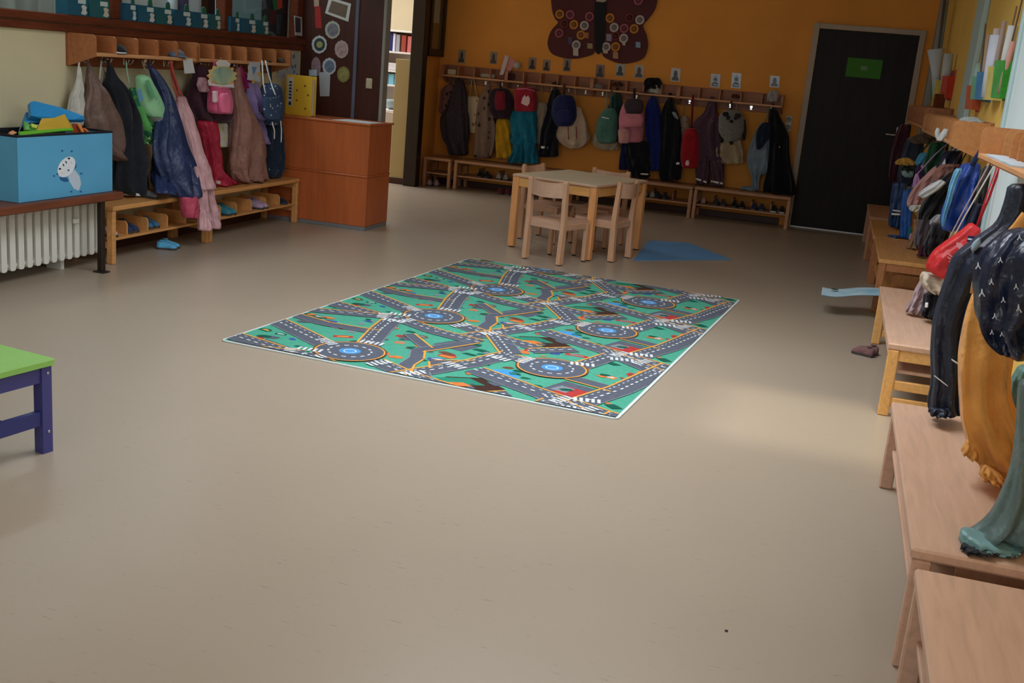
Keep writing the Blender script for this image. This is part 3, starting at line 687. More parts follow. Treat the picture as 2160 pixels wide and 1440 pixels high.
part('cover', MB().box(-4.385, -4.155, 8.14, 8.145, CZ + .001, CZ + .318, .001).box(-4.385, -4.155, 8.212, 8.217, CZ + .001, CZ + .318, .001).box(-4.39, -4.385, 8.14, 8.217, CZ + .001, CZ + .318, .001), YEL, t)
part('pages', MB().box(-4.37, -4.17, 8.148, 8.209, CZ + .006, CZ + .295), pap((228, 226, 214)), t)
lb = MB().box(-4.372, -4.328, 8.1388, 8.14, CZ + .07, CZ + .30)
part('spine_label', lb, pap((196, 196, 196)), t)
lb = MB()
for z in (.085, .135, .16, .185, .21, .235, .26): lb.box(-4.362, -4.338, 8.1378, 8.1388, CZ + z - .008, CZ + z + .008)
lb.lathe((-4.35, 8.138, CZ + .095), [(.012, 0), (.012, .001)], 12, axis=(0, -1, 0))
part('spine_print', lb, pap((52, 54, 60)), t)
lb = MB()
for x, z in ((-4.29, .12), (-4.29, .20), (-4.22, .24), (-4.21, .06), (-4.19, .17)): lb.lathe((x, 8.1399, CZ + z), [(.009, 0), (.009, .001)], 10, axis=(0, -1, 0))
part('spot', lb, pla((120, 84, 30)), t)
ps = [onz(*p, CZ + .002) for p in ((686, 252), (724, 249), (800, 260), (770, 263))]
ps = [(-3.93, 8.06, CZ + .0008), (-3.60, 8.05, CZ + .0008), (-3.585, 8.30, CZ + .0008), (-3.90, 8.32, CZ + .0008)]
single('paper_sheet', MB().quadflat(ps, (0, 0, 1), .002), pap((240, 242, 246)), 'white sheet of paper lying on the counter top', 'paper')

p = onz(1532, 1331, 0); single('crumb', MB().lathe((p.x, p.y, 0), [(.002, 0), (.005, .002), (.003, .004), (.001, .005)], 7), pla((40, 36, 34)), 'tiny dark crumb on the bare floor in the foreground', 'crumb')
# ------------------------------------------------------------------ clothes and bags
# Garments are lofted shells: every row gives the left and right outline of the cloth at one height in its hanging plane.
def cat_rows(rows, N):
    out = []
    n = len(rows)
    for i in range(N):
        s = i / (N - 1) * (n - 1); k = min(int(s), n - 2); f = s - k
        p0, p1, p2, p3 = rows[max(k - 1, 0)], rows[k], rows[k + 1], rows[min(k + 2, n - 1)]
        out.append([.5 * (2 * b_ + (c - a) * f + (2 * a - 5 * b_ + 4 * c - d) * f * f + (3 * b_ - a - 3 * c + d) * f ** 3) for a, b_, c, d in zip(p0, p1, p2, p3)])
    return out
BTOPS = [(2.69, 4.075, .33), (5.04, 6.6, .343), (7.57, 8.8, .368), (8.85, 10.05, .363), (10.1, 11.32, .383)]
def rest(p):                        # cloth lies on a bench seat instead of sinking into it
    z = None
    if p.x < -4.15 and 5.6 < p.y < 8.01: z = .362
    elif p.y > WB - .42 and p.x < -.4: z = .338
    elif p.x > .32:
        for a, c, h in BTOPS:
            if a < p.y < c: z = h
    if z is not None and .12 < p.z < z: p.z = z + .002 + .05 * (p.z - .12)
    return p
def cloth(B, plane, rows, b=.05, fold=.24, kf=7, e=2.4, K=36, mi=0, flat_top=False, grow=1.07, vals=None):
    ax, val = plane
    rows = [(r[0], r[2], r[1], r[2]) if len(r) == 3 else r for r in rows]
    pr = []
    for j, (xl, yl, xr, yr) in enumerate(rows):
        f = onx if ax == 'x' else ony
        vj = val if not vals else val + vals[0] + (vals[1] - vals[0]) * j / (len(rows) - 1)
        a, c = f(xl, yl, vj), f(xr, yr, vj); pr.append((a.x, a.y, a.z, c.x, c.y, c.z))
    n = V((1, 0, 0)) if (ax == 'x' and val < 0) else (V((-1, 0, 0)) if ax == 'x' else V((0, -1, 0)))
    R = []
    N = max(9, 4 * len(rows)); ph = random.uniform(0, 6.3); ph2 = random.uniform(0, 6.3)
    for i, q in enumerate(cat_rows(pr, N)):
        a, c = V(q[:3]), V(q[3:]); ctr = (a + c) / 2; h = (c - a) / 2; w = h.length * grow
        hd = h.normalized()
        vw = V((ctr.x - CAM.x, ctr.y - CAM.y, 0)).normalized(); pp = V((-vw.y, vw.x, 0))
        hp, np_ = abs(hd.dot(pp)) + 1e-6, abs(n.dot(pp))
        be = min(b, .8 * w * hp / max(np_, 1e-6), w * 1.2)
        aa = math.sqrt(max(w * w - (be * np_ / hp) ** 2, (.45 * w) ** 2))
        v = i / (N - 1); A = fold * (.35 + .8 * v)
        endk = 1.0
        if not flat_top and i == 0: endk = .75
        if i == N - 1: endk = .8
        ring = []
        for k in range(K):
            t_ = 2 * PI * k / K; ct, st = math.cos(t_), math.sin(t_)
            cc = math.copysign(abs(ct) ** (2 / e), ct); ss = math.copysign(abs(st) ** (2 / e), st)
            fm = A * math.sin(kf * t_ + ph + 2.5 * math.sin(3 * v + ph2)) + .5 * A * math.sin((2 * kf + 1) * t_ + ph2 - 4 * v) + .35 * A * math.sin(19 * v + 3 * ct + ph) * math.sin(7 * v + 2 * t_)
            dep = be * endk * ss * (1 + 2.2 * fm) * (1 if ss > 0 else .6)
            ring.append(rest(ctr + hd * (aa * endk * cc * (1 + .35 * fm)) + n * dep))
        R.append(ring)
    B.rings(R, mi)
    return B
HG = {'l': 'clothes and bags on the hooks of the cream wall', 'b': 'clothes and bags on the hooks of the orange wall', 'r': 'clothes and bags along the right wall'}
def ppt(plane, px, py, off=0.0):
    ax, val = plane
    if ax == 'x': return onx(px, py, val + (off if val < 0 else -off))
    return ony(px, py, val - off)
def garment(name, label, cat, side, plane, lofts, m_, **kw):
    """one garment: lofts = list of row lists, all one cloth"""
    B = MB()
    for rows in lofts: cloth(B, plane, rows, **({'grow': 1.14} if side == 'l' else {}) | kw)
    o = single(name, B, m_, label, cat, HG[side])
    if side == 'r':                      # the loop that carries it, up to its hook
        r0 = lofts[0][0]; q = r0 if len(r0) == 4 else (r0[0], r0[2], r0[1], r0[2])
        a, c = ony(q[0], q[1], plane[1]), ony(q[2], q[3], plane[1]); top = (a + c) / 2; hk = V((WR - .04, plane[1], 1.165))
        if top.z < 1.16:
            part('hanging_loop', MB().tube([top + V((0, 0, -.01)), top.lerp(hk, .5) + V((0, 0, .01)), hk], .004, 6), m_, o)
    return o
def addcloth(parent, name, plane, rows, m_, label=None, **kw):
    return part(name, cloth(MB(), plane, rows, **kw), m_, parent, label)
def strap(parent, name, plane, pts, m_, w=.012, off=.03, flat=.35, label=None):
    P = [ppt(plane, x, y, off if len(r) == 0 else r[0]) for x, y, *r in pts]
    q = []
    for i in range(len(P) - 1): q += [P[i].lerp(P[i + 1], f) for f in (0, .5)]
    q.append(P[-1])
    return part(name, MB().tube(q, w, 6, flat=flat, up=(0, -1, .01) if plane[0] == 'y' else (1, 0, .01)), m_, parent, label)
def band(parent, name, plane, rows, m_=None, label=None, grow=1.12, b=.05, **kw):
    return part(name, cloth(MB(), plane, rows, b=b * 1.12, grow=grow, fold=.02, **kw), m_ or M_REFL, parent, label)

# --- cream wall (left)
PL = lambda o: ('x', WL + o)
g = garment('tote_bag', 'thin white shopping bag with a red mark, nearest the blue toy box', 'bag', 'l', PL(.09), [[(163, 170, 141), (160, 172, 168), (150, 173, 200), (143, 173, 235), (142, 173, 265)]], fab((206, 204, 196)), b=.03)
band(g, 'logo', PL(.09), [(163, 172, 228), (163, 172, 240)], pla((200, 60, 40)), b=.03)
strap(g, 'handle', PL(.06), [(168, 128), (166, 142), (163, 170), (156, 198)], fab((220, 218, 212)), .008)
g = garment('rain_overalls', 'taupe brown rain overalls hanging behind the blue toy box', 'overalls', 'l', PL(.11), [[(183, 190, 136), (181, 198, 160), (178, 220, 193), (174, 236, 228), (176, 246, 270), (188, 251, 310), (226, 258, 338)], [(186, 191, 137), (196, 206, 165), (205, 215, 192)]], fab((116, 92, 84), shiny=True), b=.06)
strap(g, 'brace', PL(.09), [(186, 128), (188, 150), (200, 176), (212, 196)], fab((100, 78, 72)), .014)
g = garment('tote_bag', 'pale cotton bag between the brown and the black overalls', 'bag', 'l', PL(.07), [[(213, 217, 140), (209, 226, 170), (207, 231, 200), (207, 233, 235)]], fab((180, 172, 158)), b=.02)
strap(g, 'handle', PL(.08), [(214, 128), (211, 160), (208, 182)], fab((196, 190, 178)), .008)
g = garment('snow_overalls', 'black overalls with long legs standing on the near bench', 'overalls', 'l', PL(.13), [[(225, 236, 137), (223, 244, 160), (218, 258, 183), (228, 274, 215), (237, 288, 260), (244, 297, 310), (244, 300, 350), (241, 299, 385), (246, 298, 410)]], fab((30, 33, 42)), b=.075)
strap(g, 'brace', PL(.1), [(228, 126), (230, 150), (236, 178)], fab((26, 28, 36)), .014)
band(g, 'cuff_band', PL(.13), [(246, 298, 405), (248, 296, 411)], b=.075)
g = garment('gym_bag', 'green patterned drawstring bag hanging under the light green bag', 'bag', 'l', PL(.16), [[(272, 288, 185), (273, 300, 205), (276, 318, 238), (284, 328, 268), (296, 328, 288), (300, 316, 304)]], prt((92, 168, 92), (50, 120, 90), 14, .35), b=.05)
strap(g, 'cord', PL(.12), [(266, 128), (268, 150), (274, 180), (282, 205)], fab((150, 200, 170)), .006)
strap(g, 'cord', PL(.18), [(318, 268), (330, 275), (326, 285), (315, 290)], fab((200, 220, 190)), .004)
strap(g, 'cord', PL(.18), [(312, 292), (324, 294), (328, 304), (318, 308), (310, 300)], fab((200, 220, 190)), .004)
g = garment('swim_bag', 'light green rounded bag with a grey bottom on the cream wall', 'bag', 'l', PL(.21), [[(292, 304, 157), (284, 314, 164), (284, 323, 182), (291, 336, 210), (300, 345, 236), (308, 348, 246)]], prt((150, 206, 160), (90, 160, 150), 9, .16), b=.06, fold=.03, e=2.6)
part('print_patch', MB().quadflat([ppt(PL(.285), *q) for q in ((288, 192), (296, 188), (302, 212), (294, 214))], (1, 0, 0), .003), pap((96, 150, 190)), g)
part('print_patch', MB().quadflat([ppt(PL(.29), *q) for q in ((306, 170), (313, 168), (328, 206), (320, 208))], (1, 0, 0), .003), pap((100, 170, 130)), g)
addcloth(g, 'grey_base', PL(.21), [(308, 246, 349, 243), (314, 254, 352, 252), (322, 266, 352, 258)], fab((142, 146, 142)), b=.06, fold=.03, e=2.6)
strap(g, 'strap', PL(.12), [(300, 128), (304, 142), (312, 160), (326, 180)], fab((140, 140, 120)), .009)
g = garment('rain_overalls', 'navy blue overalls with a pink cuff, hanging over the bench edge', 'overalls', 'l', PL(.17), [[(314, 322, 140), (322, 345, 170), (332, 362, 208), (326, 372, 258), (324, 386, 310), (334, 398, 350), (348, 406, 385), (366, 411, 417)], [(322, 350, 318), (320, 356, 350), (322, 358, 380), (328, 362, 408)]], fab((38, 52, 92), shiny=True), b=.07, vals=(-.02, .20))
addcloth(g, 'cuff', PL(.40), [(374, 416, 414, 412), (377, 437, 417, 434), (382, 459, 417, 460)], fab((190, 76, 104), shiny=True), 'pink cuff', b=.075, flat_top=True, fold=.06)
strap(g, 'brace', PL(.12), [(312, 128), (318, 150), (330, 185), (338, 205)], fab((30, 40, 72)), .016)
g = garment('rain_overalls', 'pale pink rain overalls with legs hanging below the bench seat', 'overalls', 'l', PL(.22), [[(372, 389, 202), (368, 396, 230), (375, 408, 262), (386, 418, 300), (396, 430, 340), (405, 440, 375), (410, 448, 400)]], fab((206, 160, 166), shiny=True), b=.05, vals=(-.04, .17))
addcloth(g, 'trouser_leg', PL(.43), [(404, 422, 350), (408, 430, 385), (413, 436, 425), (416, 439, 460), (417, 438, 486)], fab((206, 160, 166), shiny=True), b=.05, vals=(-.06, 0))
addcloth(g, 'trouser_leg', PL(.43), [(420, 434, 350), (430, 446, 390), (437, 454, 430), (440, 461, 460), (441, 459, 482)], fab((206, 160, 166), shiny=True), b=.05, vals=(-.06, 0))
strap(g, 'brace', PL(.15), [(360, 128), (362, 150), (368, 180), (376, 206)], fab((190, 84, 74)), .018, label='coral red brace')
strap(g, 'brace', PL(.17), [(360, 128), (366, 155), (376, 185), (386, 206)], fab((176, 70, 64)), .012, label='coral red brace')
g = garment('winter_jacket', 'dark plum jacket behind the pink backpack on the cream wall', 'jacket', 'l', PL(.14), [[(412, 426, 136), (405, 446, 165), (400, 470, 200), (403, 480, 235), (412, 485, 256)]], fab((66, 36, 52)), b=.08)
addcloth(g, 'hood_lining', PL(.22), [(417, 432, 163), (415, 436, 178), (420, 434, 194)], fab((196, 150, 170)), b=.03)
strap(g, 'loop', PL(.08), [(418, 126), (418, 140)], fab((60, 34, 48)), .012)
g = garment('backpack', 'small pink backpack under the paper sun on the cream wall', 'backpack', 'l', PL(.26), [[(443, 474, 180), (439, 480, 188), (438, 484, 210), (438, 484, 230), (441, 482, 239)]], fab((214, 92, 134)), b=.07, fold=.02, e=3.2)
addcloth(g, 'front_pocket', PL(.33), [(464, 480, 196), (460, 484, 205), (460, 485, 225), (462, 484, 238)], fab((228, 110, 150)), b=.03, fold=.02, e=3)
addcloth(g, 'patch', PL(.31), [(447, 459, 192), (447, 458, 216)], fab((220, 186, 196)), b=.02, fold=.02, e=3)
strap(g, 'shoulder_strap', PL(.2), [(452, 128), (454, 160), (452, 185)], fab((190, 70, 110)), .016)
g = garment('rain_trousers', 'crimson red rain trousers lying bunched on the far bench', 'trousers', 'l', PL(.18), [[(413, 455, 254), (420, 457, 290), (428, 460, 325), (432, 465, 360), (436, 484, 382), (440, 500, 396)], [(486, 498, 388), (490, 503, 398), (496, 505, 408)]], fab((170, 34, 62), shiny=True), b=.07)
band(g, 'buckle', PL(.26), [(454, 464, 381), (455, 465, 388)], fab((220, 190, 196)), b=.03)
strap(g, 'brace', PL(.15), [(430, 230), (432, 250), (434, 262)], fab((150, 30, 56)), .02)
g = garment('paper_bag', 'white paper bag with yellow print between crimson and brown trousers', 'bag', 'l', PL(.12), [[(450, 484, 258), (448, 486, 275), (450, 484, 295), (454, 482, 310)]], mat('paper_bag_print', (214, 212, 200), .7, .2, kind='print', scale=16, amt=.2, rgb2=(214, 200, 120)), b=.03, fold=.04, e=3)
strap(g, 'handle', PL(.1), [(455, 240), (460, 258), (474, 258), (480, 240)], fab((180, 176, 160)), .005)
g = garment('rain_overalls', 'dusty rose brown rain overalls in the middle of the far bench', 'overalls', 'l', PL(.2), [[(498, 506, 142), (488, 508, 178), (483, 518, 215), (484, 530, 250), (486, 543, 290), (487, 550, 330), (489, 553, 362), (494, 550, 384)], [(486, 500, 360), (488, 515, 374), (500, 526, 386)]], fab((150, 108, 98), shiny=True), b=.08)
strap(g, 'brace', PL(.12), [(500, 126), (500, 150), (496, 180)], fab((140, 100, 92)), .016)
g = garment('fleece_jacket', 'magenta pink jacket under the white paper tag', 'jacket', 'l', PL(.15), [[(503, 509, 140), (505, 520, 163), (510, 533, 188), (516, 535, 208)]], fab((170, 40, 110)), b=.06)
strap(g, 'loop', PL(.08), [(505, 127), (505, 142)], fab((150, 36, 96)), .01)
g = garment('fleece_jacket', 'lilac jacket with sleeves beside the polka dot backpack', 'jacket', 'l', PL(.18), [[(520, 540, 172), (516, 548, 198), (514, 553, 228), (520, 556, 252)], [(528, 545, 215), (536, 553, 250), (541, 560, 285), (543, 565, 303)]], fab((146, 128, 186)), b=.06)
strap(g, 'loop', PL(.08), [(524, 127), (527, 150), (530, 176)], fab((130, 112, 170)), .01)
g = garment('backpack', 'navy backpack with white polka dots next to the counter', 'backpack', 'l', PL(.24), [[(555, 582, 176), (549, 589, 186), (547, 592, 210), (549, 593, 235), (552, 592, 252), (560, 586, 264)]], prt((58, 78, 112), (214, 220, 228), 26, .16), b=.075, fold=.02, e=2.8)
addcloth(g, 'flap_pocket', PL(.32), [(556, 584, 205), (554, 590, 218), (556, 590, 240), (560, 586, 252)], prt((62, 84, 118), (214, 220, 228), 26, .16), b=.03, fold=.02, e=3)
strap(g, 'shoulder_strap', PL(.24), [(553, 128, .1), (554, 150, .12), (556, 178, .2), (560, 196, .24)], fab((226, 230, 230)), .011, label='white strap')
strap(g, 'shoulder_strap', PL(.26), [(560, 128, .1), (567, 158, .14), (574, 182, .22), (581, 200, .26)], fab((226, 230, 230)), .011, label='white strap')
strap(g, 'tail_strap', PL(.30), [(574, 258), (579, 275), (579, 293)], fab((230, 232, 230)), .009, label='white strap')
strap(g, 'tail_strap', PL(.30), [(592, 255), (594, 275), (593, 300)], fab((230, 232, 230)), .008, label='white strap')
g = garment('snow_trousers', 'dark navy trousers with a white stripe under the polka dot backpack', 'trousers', 'l', PL(.17), [[(553, 592, 256), (553, 592, 300), (553, 590, 340), (552, 587, 365), (557, 582, 384)]], fab((30, 44, 66)), b=.07)
band(g, 'reflective_stripe', PL(.17), [(555, 354, 588, 359), (555, 357, 588, 362)], b=.075)
strap(g, 'brace', PL(.13), [(570, 128), (572, 200), (574, 262)], fab((28, 40, 60)), .02)
# papers and caps on the left rack
def sheet(name, label, cat, pts, plane, m_, th=.002, group=None):
    n = V((1, 0, 0)) if plane[0] == 'x' else V((0, -1, 0))
    return single(name, MB().quadflat([ppt(plane, *p) for p in pts], n, th), m_, label, cat, group)
GP = 'papers pinned to the coat rack'
sheet('paper_tag', 'white paper tag hanging from the rack above the coral strap', 'paper', [(386, 126), (405, 124), (411, 154), (389, 155)], PL(.215), pap((206, 208, 214)), group=GP)
pts = []
for k in range(26):
    a = 2 * PI * k / 26; r_ = 1.0 if k % 2 else .82
    pts.append((468 + 33 * r_ * math.cos(a), 160 + 26 * r_ * math.sin(a)))
t = thing('paper_sun', 'jagged painted paper sun hanging above the pink backpack', 'paper', ppt(PL(.34), 468, 186), group=GP)
part('rays', MB().quadflat([ppt(PL(.345), *p) for p in pts], (1, 0, 0), .002), prt((214, 190, 130), (222, 140, 70), 12, .3), t)
part('disc', MB().quadflat([ppt(PL(.348), *p) for p in ell(470, 160, 25, 18, 0)], (1, 0, 0), .002), mat('sun_paint', (110, 160, 160), .7, .2, scale=9, rgb2=(196, 200, 150)), t)
part('top_leaf', MB().quadflat([ppt(PL(.352), *p) for p in ((455, 133), (463, 127), (476, 127), (486, 134), (484, 141), (458, 140))], (1, 0, 0), .002), pap((214, 210, 206)), t)
part('lower_leaf', MB().quadflat([ppt(PL(.352), *p) for p in ((438, 168), (447, 175), (470, 180), (492, 176), (494, 185), (470, 183), (440, 180))], (1, 0, 0), .002), pap((214, 206, 214)), t)
part('thread', MB().tube([ppt(PL(.205), 466, 122), ppt(PL(.345), 466, 132)], .0012, 5), pap((200, 200, 200)), t)
t = thing('paper_tag', 'white paper tag with a blue drawing and yellow corners', 'paper', ppt(PL(.22), 536, 172), group=GP)
part('sheet', MB().quadflat([ppt(PL(.215), *p) for p in ((526, 132), (548, 131), (549, 173), (521, 168))], (1, 0, 0), .002), pap((198, 204, 216)), t)
part('drawing', MB().quadflat([ppt(PL(.218), *p) for p in ((531, 141), (542, 141), (538, 151), (535, 158), (533, 150))], (1, 0, 0), .001), pap((110, 150, 190)), t)
for p in ((547, 155), (534, 172)): part('corner', MB().quadflat([ppt(PL(.2185), p[0] + dx, p[1] + dy) for dx, dy in ((-3, -3), (4, -2), (3, 4), (-3, 4))], (1, 0, 0), .001), pap((216, 176, 90)), t)
def cap(label, c, r, m_, brim_dir, m2=None, cat='cap', group='caps left on the racks', hgt=.75, brim=.9):
    t = thing('cap', label, cat, c, group=group)
    part('crown', MB().lathe(c, [(r, 0), (r * .98, r * .35 * hgt), (r * .82, r * .8 * hgt), (r * .45, r * 1.08 * hgt), (.002, r * 1.15 * hgt)], 16), m_, t)
    d = V(brim_dir).normalized(); s = V((-d.y, d.x, 0)); pts = []
    for k in range(9):
        a = -1.1 + 2.2 * k / 8; pts.append(V(c) + d * (r * math.cos(a) * .95 + r * brim * math.cos(a * 1.3) ** 2) + s * (r * math.sin(a)) + V((0, 0, .004)))
    pts += [V(c) + d * (r * math.cos(a) * .9) + s * (r * math.sin(a) * .9) + V((0, 0, .008)) for a in (.9, 0, -.9)]
    part('brim', MB().quadflat(pts, (0, 0, 1), .005), m2 or m_, t)
    return t
c = V((WL + .12, 5.93, 1.258))
cap('black cap with a white front lying in the rack on the cream wall', c, .07, fab((24, 24, 30)), (.6, -.6, 0), fab((210, 212, 216)))
cap('grey blue cap in the rack on the cream wall, above the white paper tag', V((WL + .15, 6.53, 1.258)), .06, fab((90, 104, 124)), (.9, -.2, 0))
single('mitten', cloth(MB(), PL(.13), [(584, 596, 122), (584, 599, 128), (588, 598, 133)], b=.03), fab((110, 90, 84)), 'small brown woolly thing at the far end of the cream wall rack', 'mitten')
# shoes
def shoe(label, loc, rotz, m_, L=.165, sole=None, cat='shoe', group=None, lift=0.0):
    t = thing('shoe', label, cat, loc, rotz, group or 'shoes under the benches', local=True)
    w = L * .19
    prof = [(-.5, .55, .26), (-.47, .85, .34), (-.3, .95, .36), (-.12, .85, .32), (.05, .9, .26), (.25, 1.05, .22), (.42, .85, .16), (.5, .4, .09)]
    R = []
    for u, a, h in prof:
        y = u * L; R.append([V((w * a * math.cos(k * PI / 5), y, .012 + L * h * math.sin(k * PI / 5))) for k in range(6)] + [V((-w * a * .9, y, .008)), V((w * a * .9, y, .008))])
    part('upper', MB().rings(R), m_, t)
    po = [(w * a * s * 1.06, u * L * 1.02) for s, pf in ((1, prof), (-1, prof[::-1])) for u, a, h in pf]
    part('sole', MB().prism(po, lambda u, v_, tt: V((u, v_, tt)), 0, .014), sole or pla((60, 56, 54)), t)
    part('opening', MB().lathe((0, -.27 * L, L * .33 + .012), [(L * .10, 0), (L * .13, .002), (L * .135, .006), (L * .09, .007)], 10), m_, t)
    return t
SZ = .157
def shoe_pair(label, x, y, z, rot, m_, gap=.075, **kw):
    for s in (-1, 1):
        o = V((math.cos(rot), math.sin(rot), 0)) * s * gap / 2
        shoe(label % ('nearer', 'farther')[s > 0] if '%s' in label else label, (x + o.x, y + o.y, z), rot + s * .06, m_, **kw)
XB = WL + .2
shoe('pale pink slipper at the near end of the honey bench shelf', (XB + .02, 5.70, SZ), -R90, fab((206, 170, 176)), L=.15)
shoe_pair('%s navy slipper in the second pigeon hole of the near honey bench', XB, 5.90, SZ, -R90, fab((40, 52, 84)))
shoe_pair('%s blue sandal in the third pigeon hole of the near honey bench', XB, 6.14, SZ, -R90, fab((56, 110, 150)), L=.14)
shoe_pair('%s light blue shoe on the floor under the near honey bench', WL + .26, 6.30, .0, -R90 + .3, fab((90, 170, 214)), L=.13)
shoe_pair('%s teal slipper on the shelf behind the pale pink overalls', XB + .03, 7.03, SZ, -R90, fab((52, 130, 150)))
shoe_pair('%s lilac slipper on the shelf of the far honey bench', XB + .03, 7.50, SZ, -R90, fab((176, 150, 178)))
shoe('dark shoe at the counter end of the far honey bench', (XB + .02, 7.86, SZ), -R90, fab((38, 40, 56)))
shoe('shiny dark shoe on top of the near honey bench', (WL + .24, 6.10, .361), -R90, mat('patent', (120, 126, 140), .2, .6, scale=9, amt=.1), L=.13)
# --- orange wall (back)
PB = lambda o: ('y', WB - o)
g = garment('backpack', 'brown and pink floral bag at the corner end of the orange wall', 'bag', 'b', PB(.12), [[(945, 958, 178), (933, 962, 190), (930, 962, 215), (931, 960, 240)]], prt((120, 84, 80), (60, 34, 40), 16, .3), b=.06)
strap(g, 'strap', PB(.08), [(952, 162), (950, 180)], fab((110, 80, 76)), .012)
g = garment('rain_overalls', 'dark overalls with a tiny floral print in the corner of the orange wall', 'overalls', 'b', PB(.2), [[(962, 975, 166), (956, 983, 190), (944, 985, 225), (934, 987, 250), (935, 986, 285), (944, 985, 308), (951, 984, 328)]], prt((56, 48, 56), (110, 90, 110), 30, .12), b=.07)
strap(g, 'brace', PB(.1), [(968, 160), (967, 175)], fab((46, 40, 46)), .02)
g = garment('tote_bag', 'cream cotton bag with a faint print between two floral overalls', 'bag', 'b', PB(.13), [[(985, 1010, 203), (984, 1012, 225), (984, 1012, 250), (988, 1008, 272), (995, 1004, 281)]], mat('cream_bag', (196, 176, 148), .85, .2, kind='print', scale=11, amt=.2, rgb2=(150, 110, 90)), b=.025, fold=.05, e=3)
strap(g, 'handle', PB(.1), [(996, 165), (993, 185), (990, 205)], fab((176, 150, 120)), .008)
strap(g, 'handle', PB(.1), [(999, 165), (1003, 185), (1006, 205)], fab((176, 150, 120)), .008)
g = garment('rain_overalls', 'beige overalls with a dark leaf print beside the dark red backpack', 'overalls', 'b', PB(.18), [[(1026, 1036, 178), (1014, 1038, 205), (1008, 1040, 235), (1005, 1046, 268), (1004, 1044, 300), (1000, 1036, 334)]], prt((136, 112, 100), (64, 50, 46), 13, .24), b=.06)
strap(g, 'brace', PB(.1), [(1030, 166), (1030, 182)], fab((130, 110, 100)), .012)
g = garment('backpack', 'dark red and navy backpack above the yellow trousers', 'backpack', 'b', PB(.24), [[(1042, 1070, 186), (1036, 1078, 198), (1034, 1083, 215), (1036, 1080, 235), (1044, 1074, 250)]], fab((44, 26, 40)), b=.08, fold=.03, e=2.8)
addcloth(g, 'front_panel', PB(.33), [(1048, 1064, 192), (1044, 1066, 210), (1046, 1066, 232)], fab((120, 24, 46)), 'red front panel', b=.03, fold=.02, e=3)
strap(g, 'strap', PB(.15), [(1056, 166), (1056, 188)], fab((60, 30, 40)), .012)
g = garment('rain_trousers', 'mustard yellow trousers under the dark red backpack', 'trousers', 'b', PB(.16), [[(1050, 1074, 250), (1047, 1077, 270), (1047, 1078, 295), (1048, 1080, 318), (1050, 1083, 334)]], fab((196, 150, 26)), b=.06)
strap(g, 'brace', PB(.12), [(1060, 235), (1060, 255)], fab((180, 136, 24)), .02)
g = garment('cube_bag', 'square red bag with a white animal shape above the teal trousers', 'bag', 'b', PB(.25), [[(1090, 1126, 184), (1088, 1130, 196), (1088, 1131, 215), (1089, 1130, 235)]], fab((150, 30, 52)), b=.08, fold=.01, e=5)
part('print', MB().quadflat([ppt(PB(.336), *p) for p in ((1099, 218), (1102, 206), (1107, 200), (1110, 205), (1114, 201), (1118, 208), (1117, 218), (1112, 224))], (0, -1, 0), .002), pap((224, 190, 196)), g)
part('rim', MB().tube([ppt(PB(.33), 1090, 188), ppt(PB(.33), 1109, 187), ppt(PB(.33), 1128, 192)], .006, 6), fab((200, 120, 140)), g)
strap(g, 'handle', PB(.18), [(1108, 170), (1108, 186)], fab((140, 30, 50)), .014)
g = garment('snow_trousers', 'bright teal blue trousers standing on the orange wall bench', 'trousers', 'b', PB(.17), [[(1079, 1129, 232), (1078, 1131, 255), (1080, 1131, 285), (1084, 1130, 305)], [(1084, 1106, 300), (1082, 1106, 320), (1070, 1104, 344)], [(1106, 1130, 300), (1107, 1133, 322), (1108, 1137, 345)]], fab((24, 118, 150)), b=.07)
strap(g, 'brace', PB(.12), [(1104, 200), (1104, 236)], fab((20, 100, 130)), .03)
g = garment('tote_bag', 'off-white bag behind the navy jacket on the orange wall', 'bag', 'b', PB(.12), [[(1132, 1152, 216), (1130, 1156, 240), (1130, 1154, 270), (1134, 1146, 303)]], fab((170, 150, 130)), b=.03)
strap(g, 'handle', PB(.1), [(1142, 170), (1142, 218)], fab((160, 140, 120)), .007)
g = garment('winter_jacket', 'black jacket with a white reflective strip left of the round navy backpack', 'jacket', 'b', PB(.2), [[(1166, 1180, 188), (1158, 1184, 210), (1153, 1180, 240), (1144, 1176, 270), (1140, 1175, 305), (1139, 1176, 331)]], fab((22, 24, 36)), b=.07)
band(g, 'reflective_strip', PB(.275), [(1142, 308, 1155, 309), (1142, 313, 1155, 314)], b=.01)
strap(g, 'loop', PB(.1), [(1172, 172), (1172, 192)], fab((20, 22, 32)), .012)
g = garment('backpack', 'round navy blue backpack on the orange wall', 'backpack', 'b', PB(.27), [[(1180, 1205, 200), (1170, 1212, 212), (1166, 1215, 232), (1168, 1214, 250), (1176, 1206, 266)]], fab((26, 34, 84)), b=.09, fold=.02, e=2.4)
addcloth(g, 'front_pocket', PB(.36), [(1180, 1204, 232), (1176, 1207, 244), (1180, 1203, 258)], fab((30, 38, 92)), b=.03, fold=.02, e=2.6)
strap(g, 'strap', PB(.18), [(1190, 176), (1190, 202)], fab((70, 40, 40)), .014)
g = garment('gym_bag', 'cream drawstring bag with two red stripes under the round navy backpack', 'bag', 'b', PB(.18), [[(1200, 1224, 224), (1186, 1233, 250), (1174, 1238, 275), (1176, 1241, 292), (1190, 1232, 306), (1206, 1222, 313)]], fab((198, 176, 156)), b=.06)
for x in (1198, 1215): part('stripe', MB().tube([ppt(PB(.245), x, 266), ppt(PB(.25), x + 1, 280), ppt(PB(.245), x + 1, 294)], .012, 6, flat=.3), fab((176, 50, 40)), g)
strap(g, 'cord', PB(.14), [(1212, 178), (1214, 205), (1214, 228)], fab((180, 160, 140)), .005)
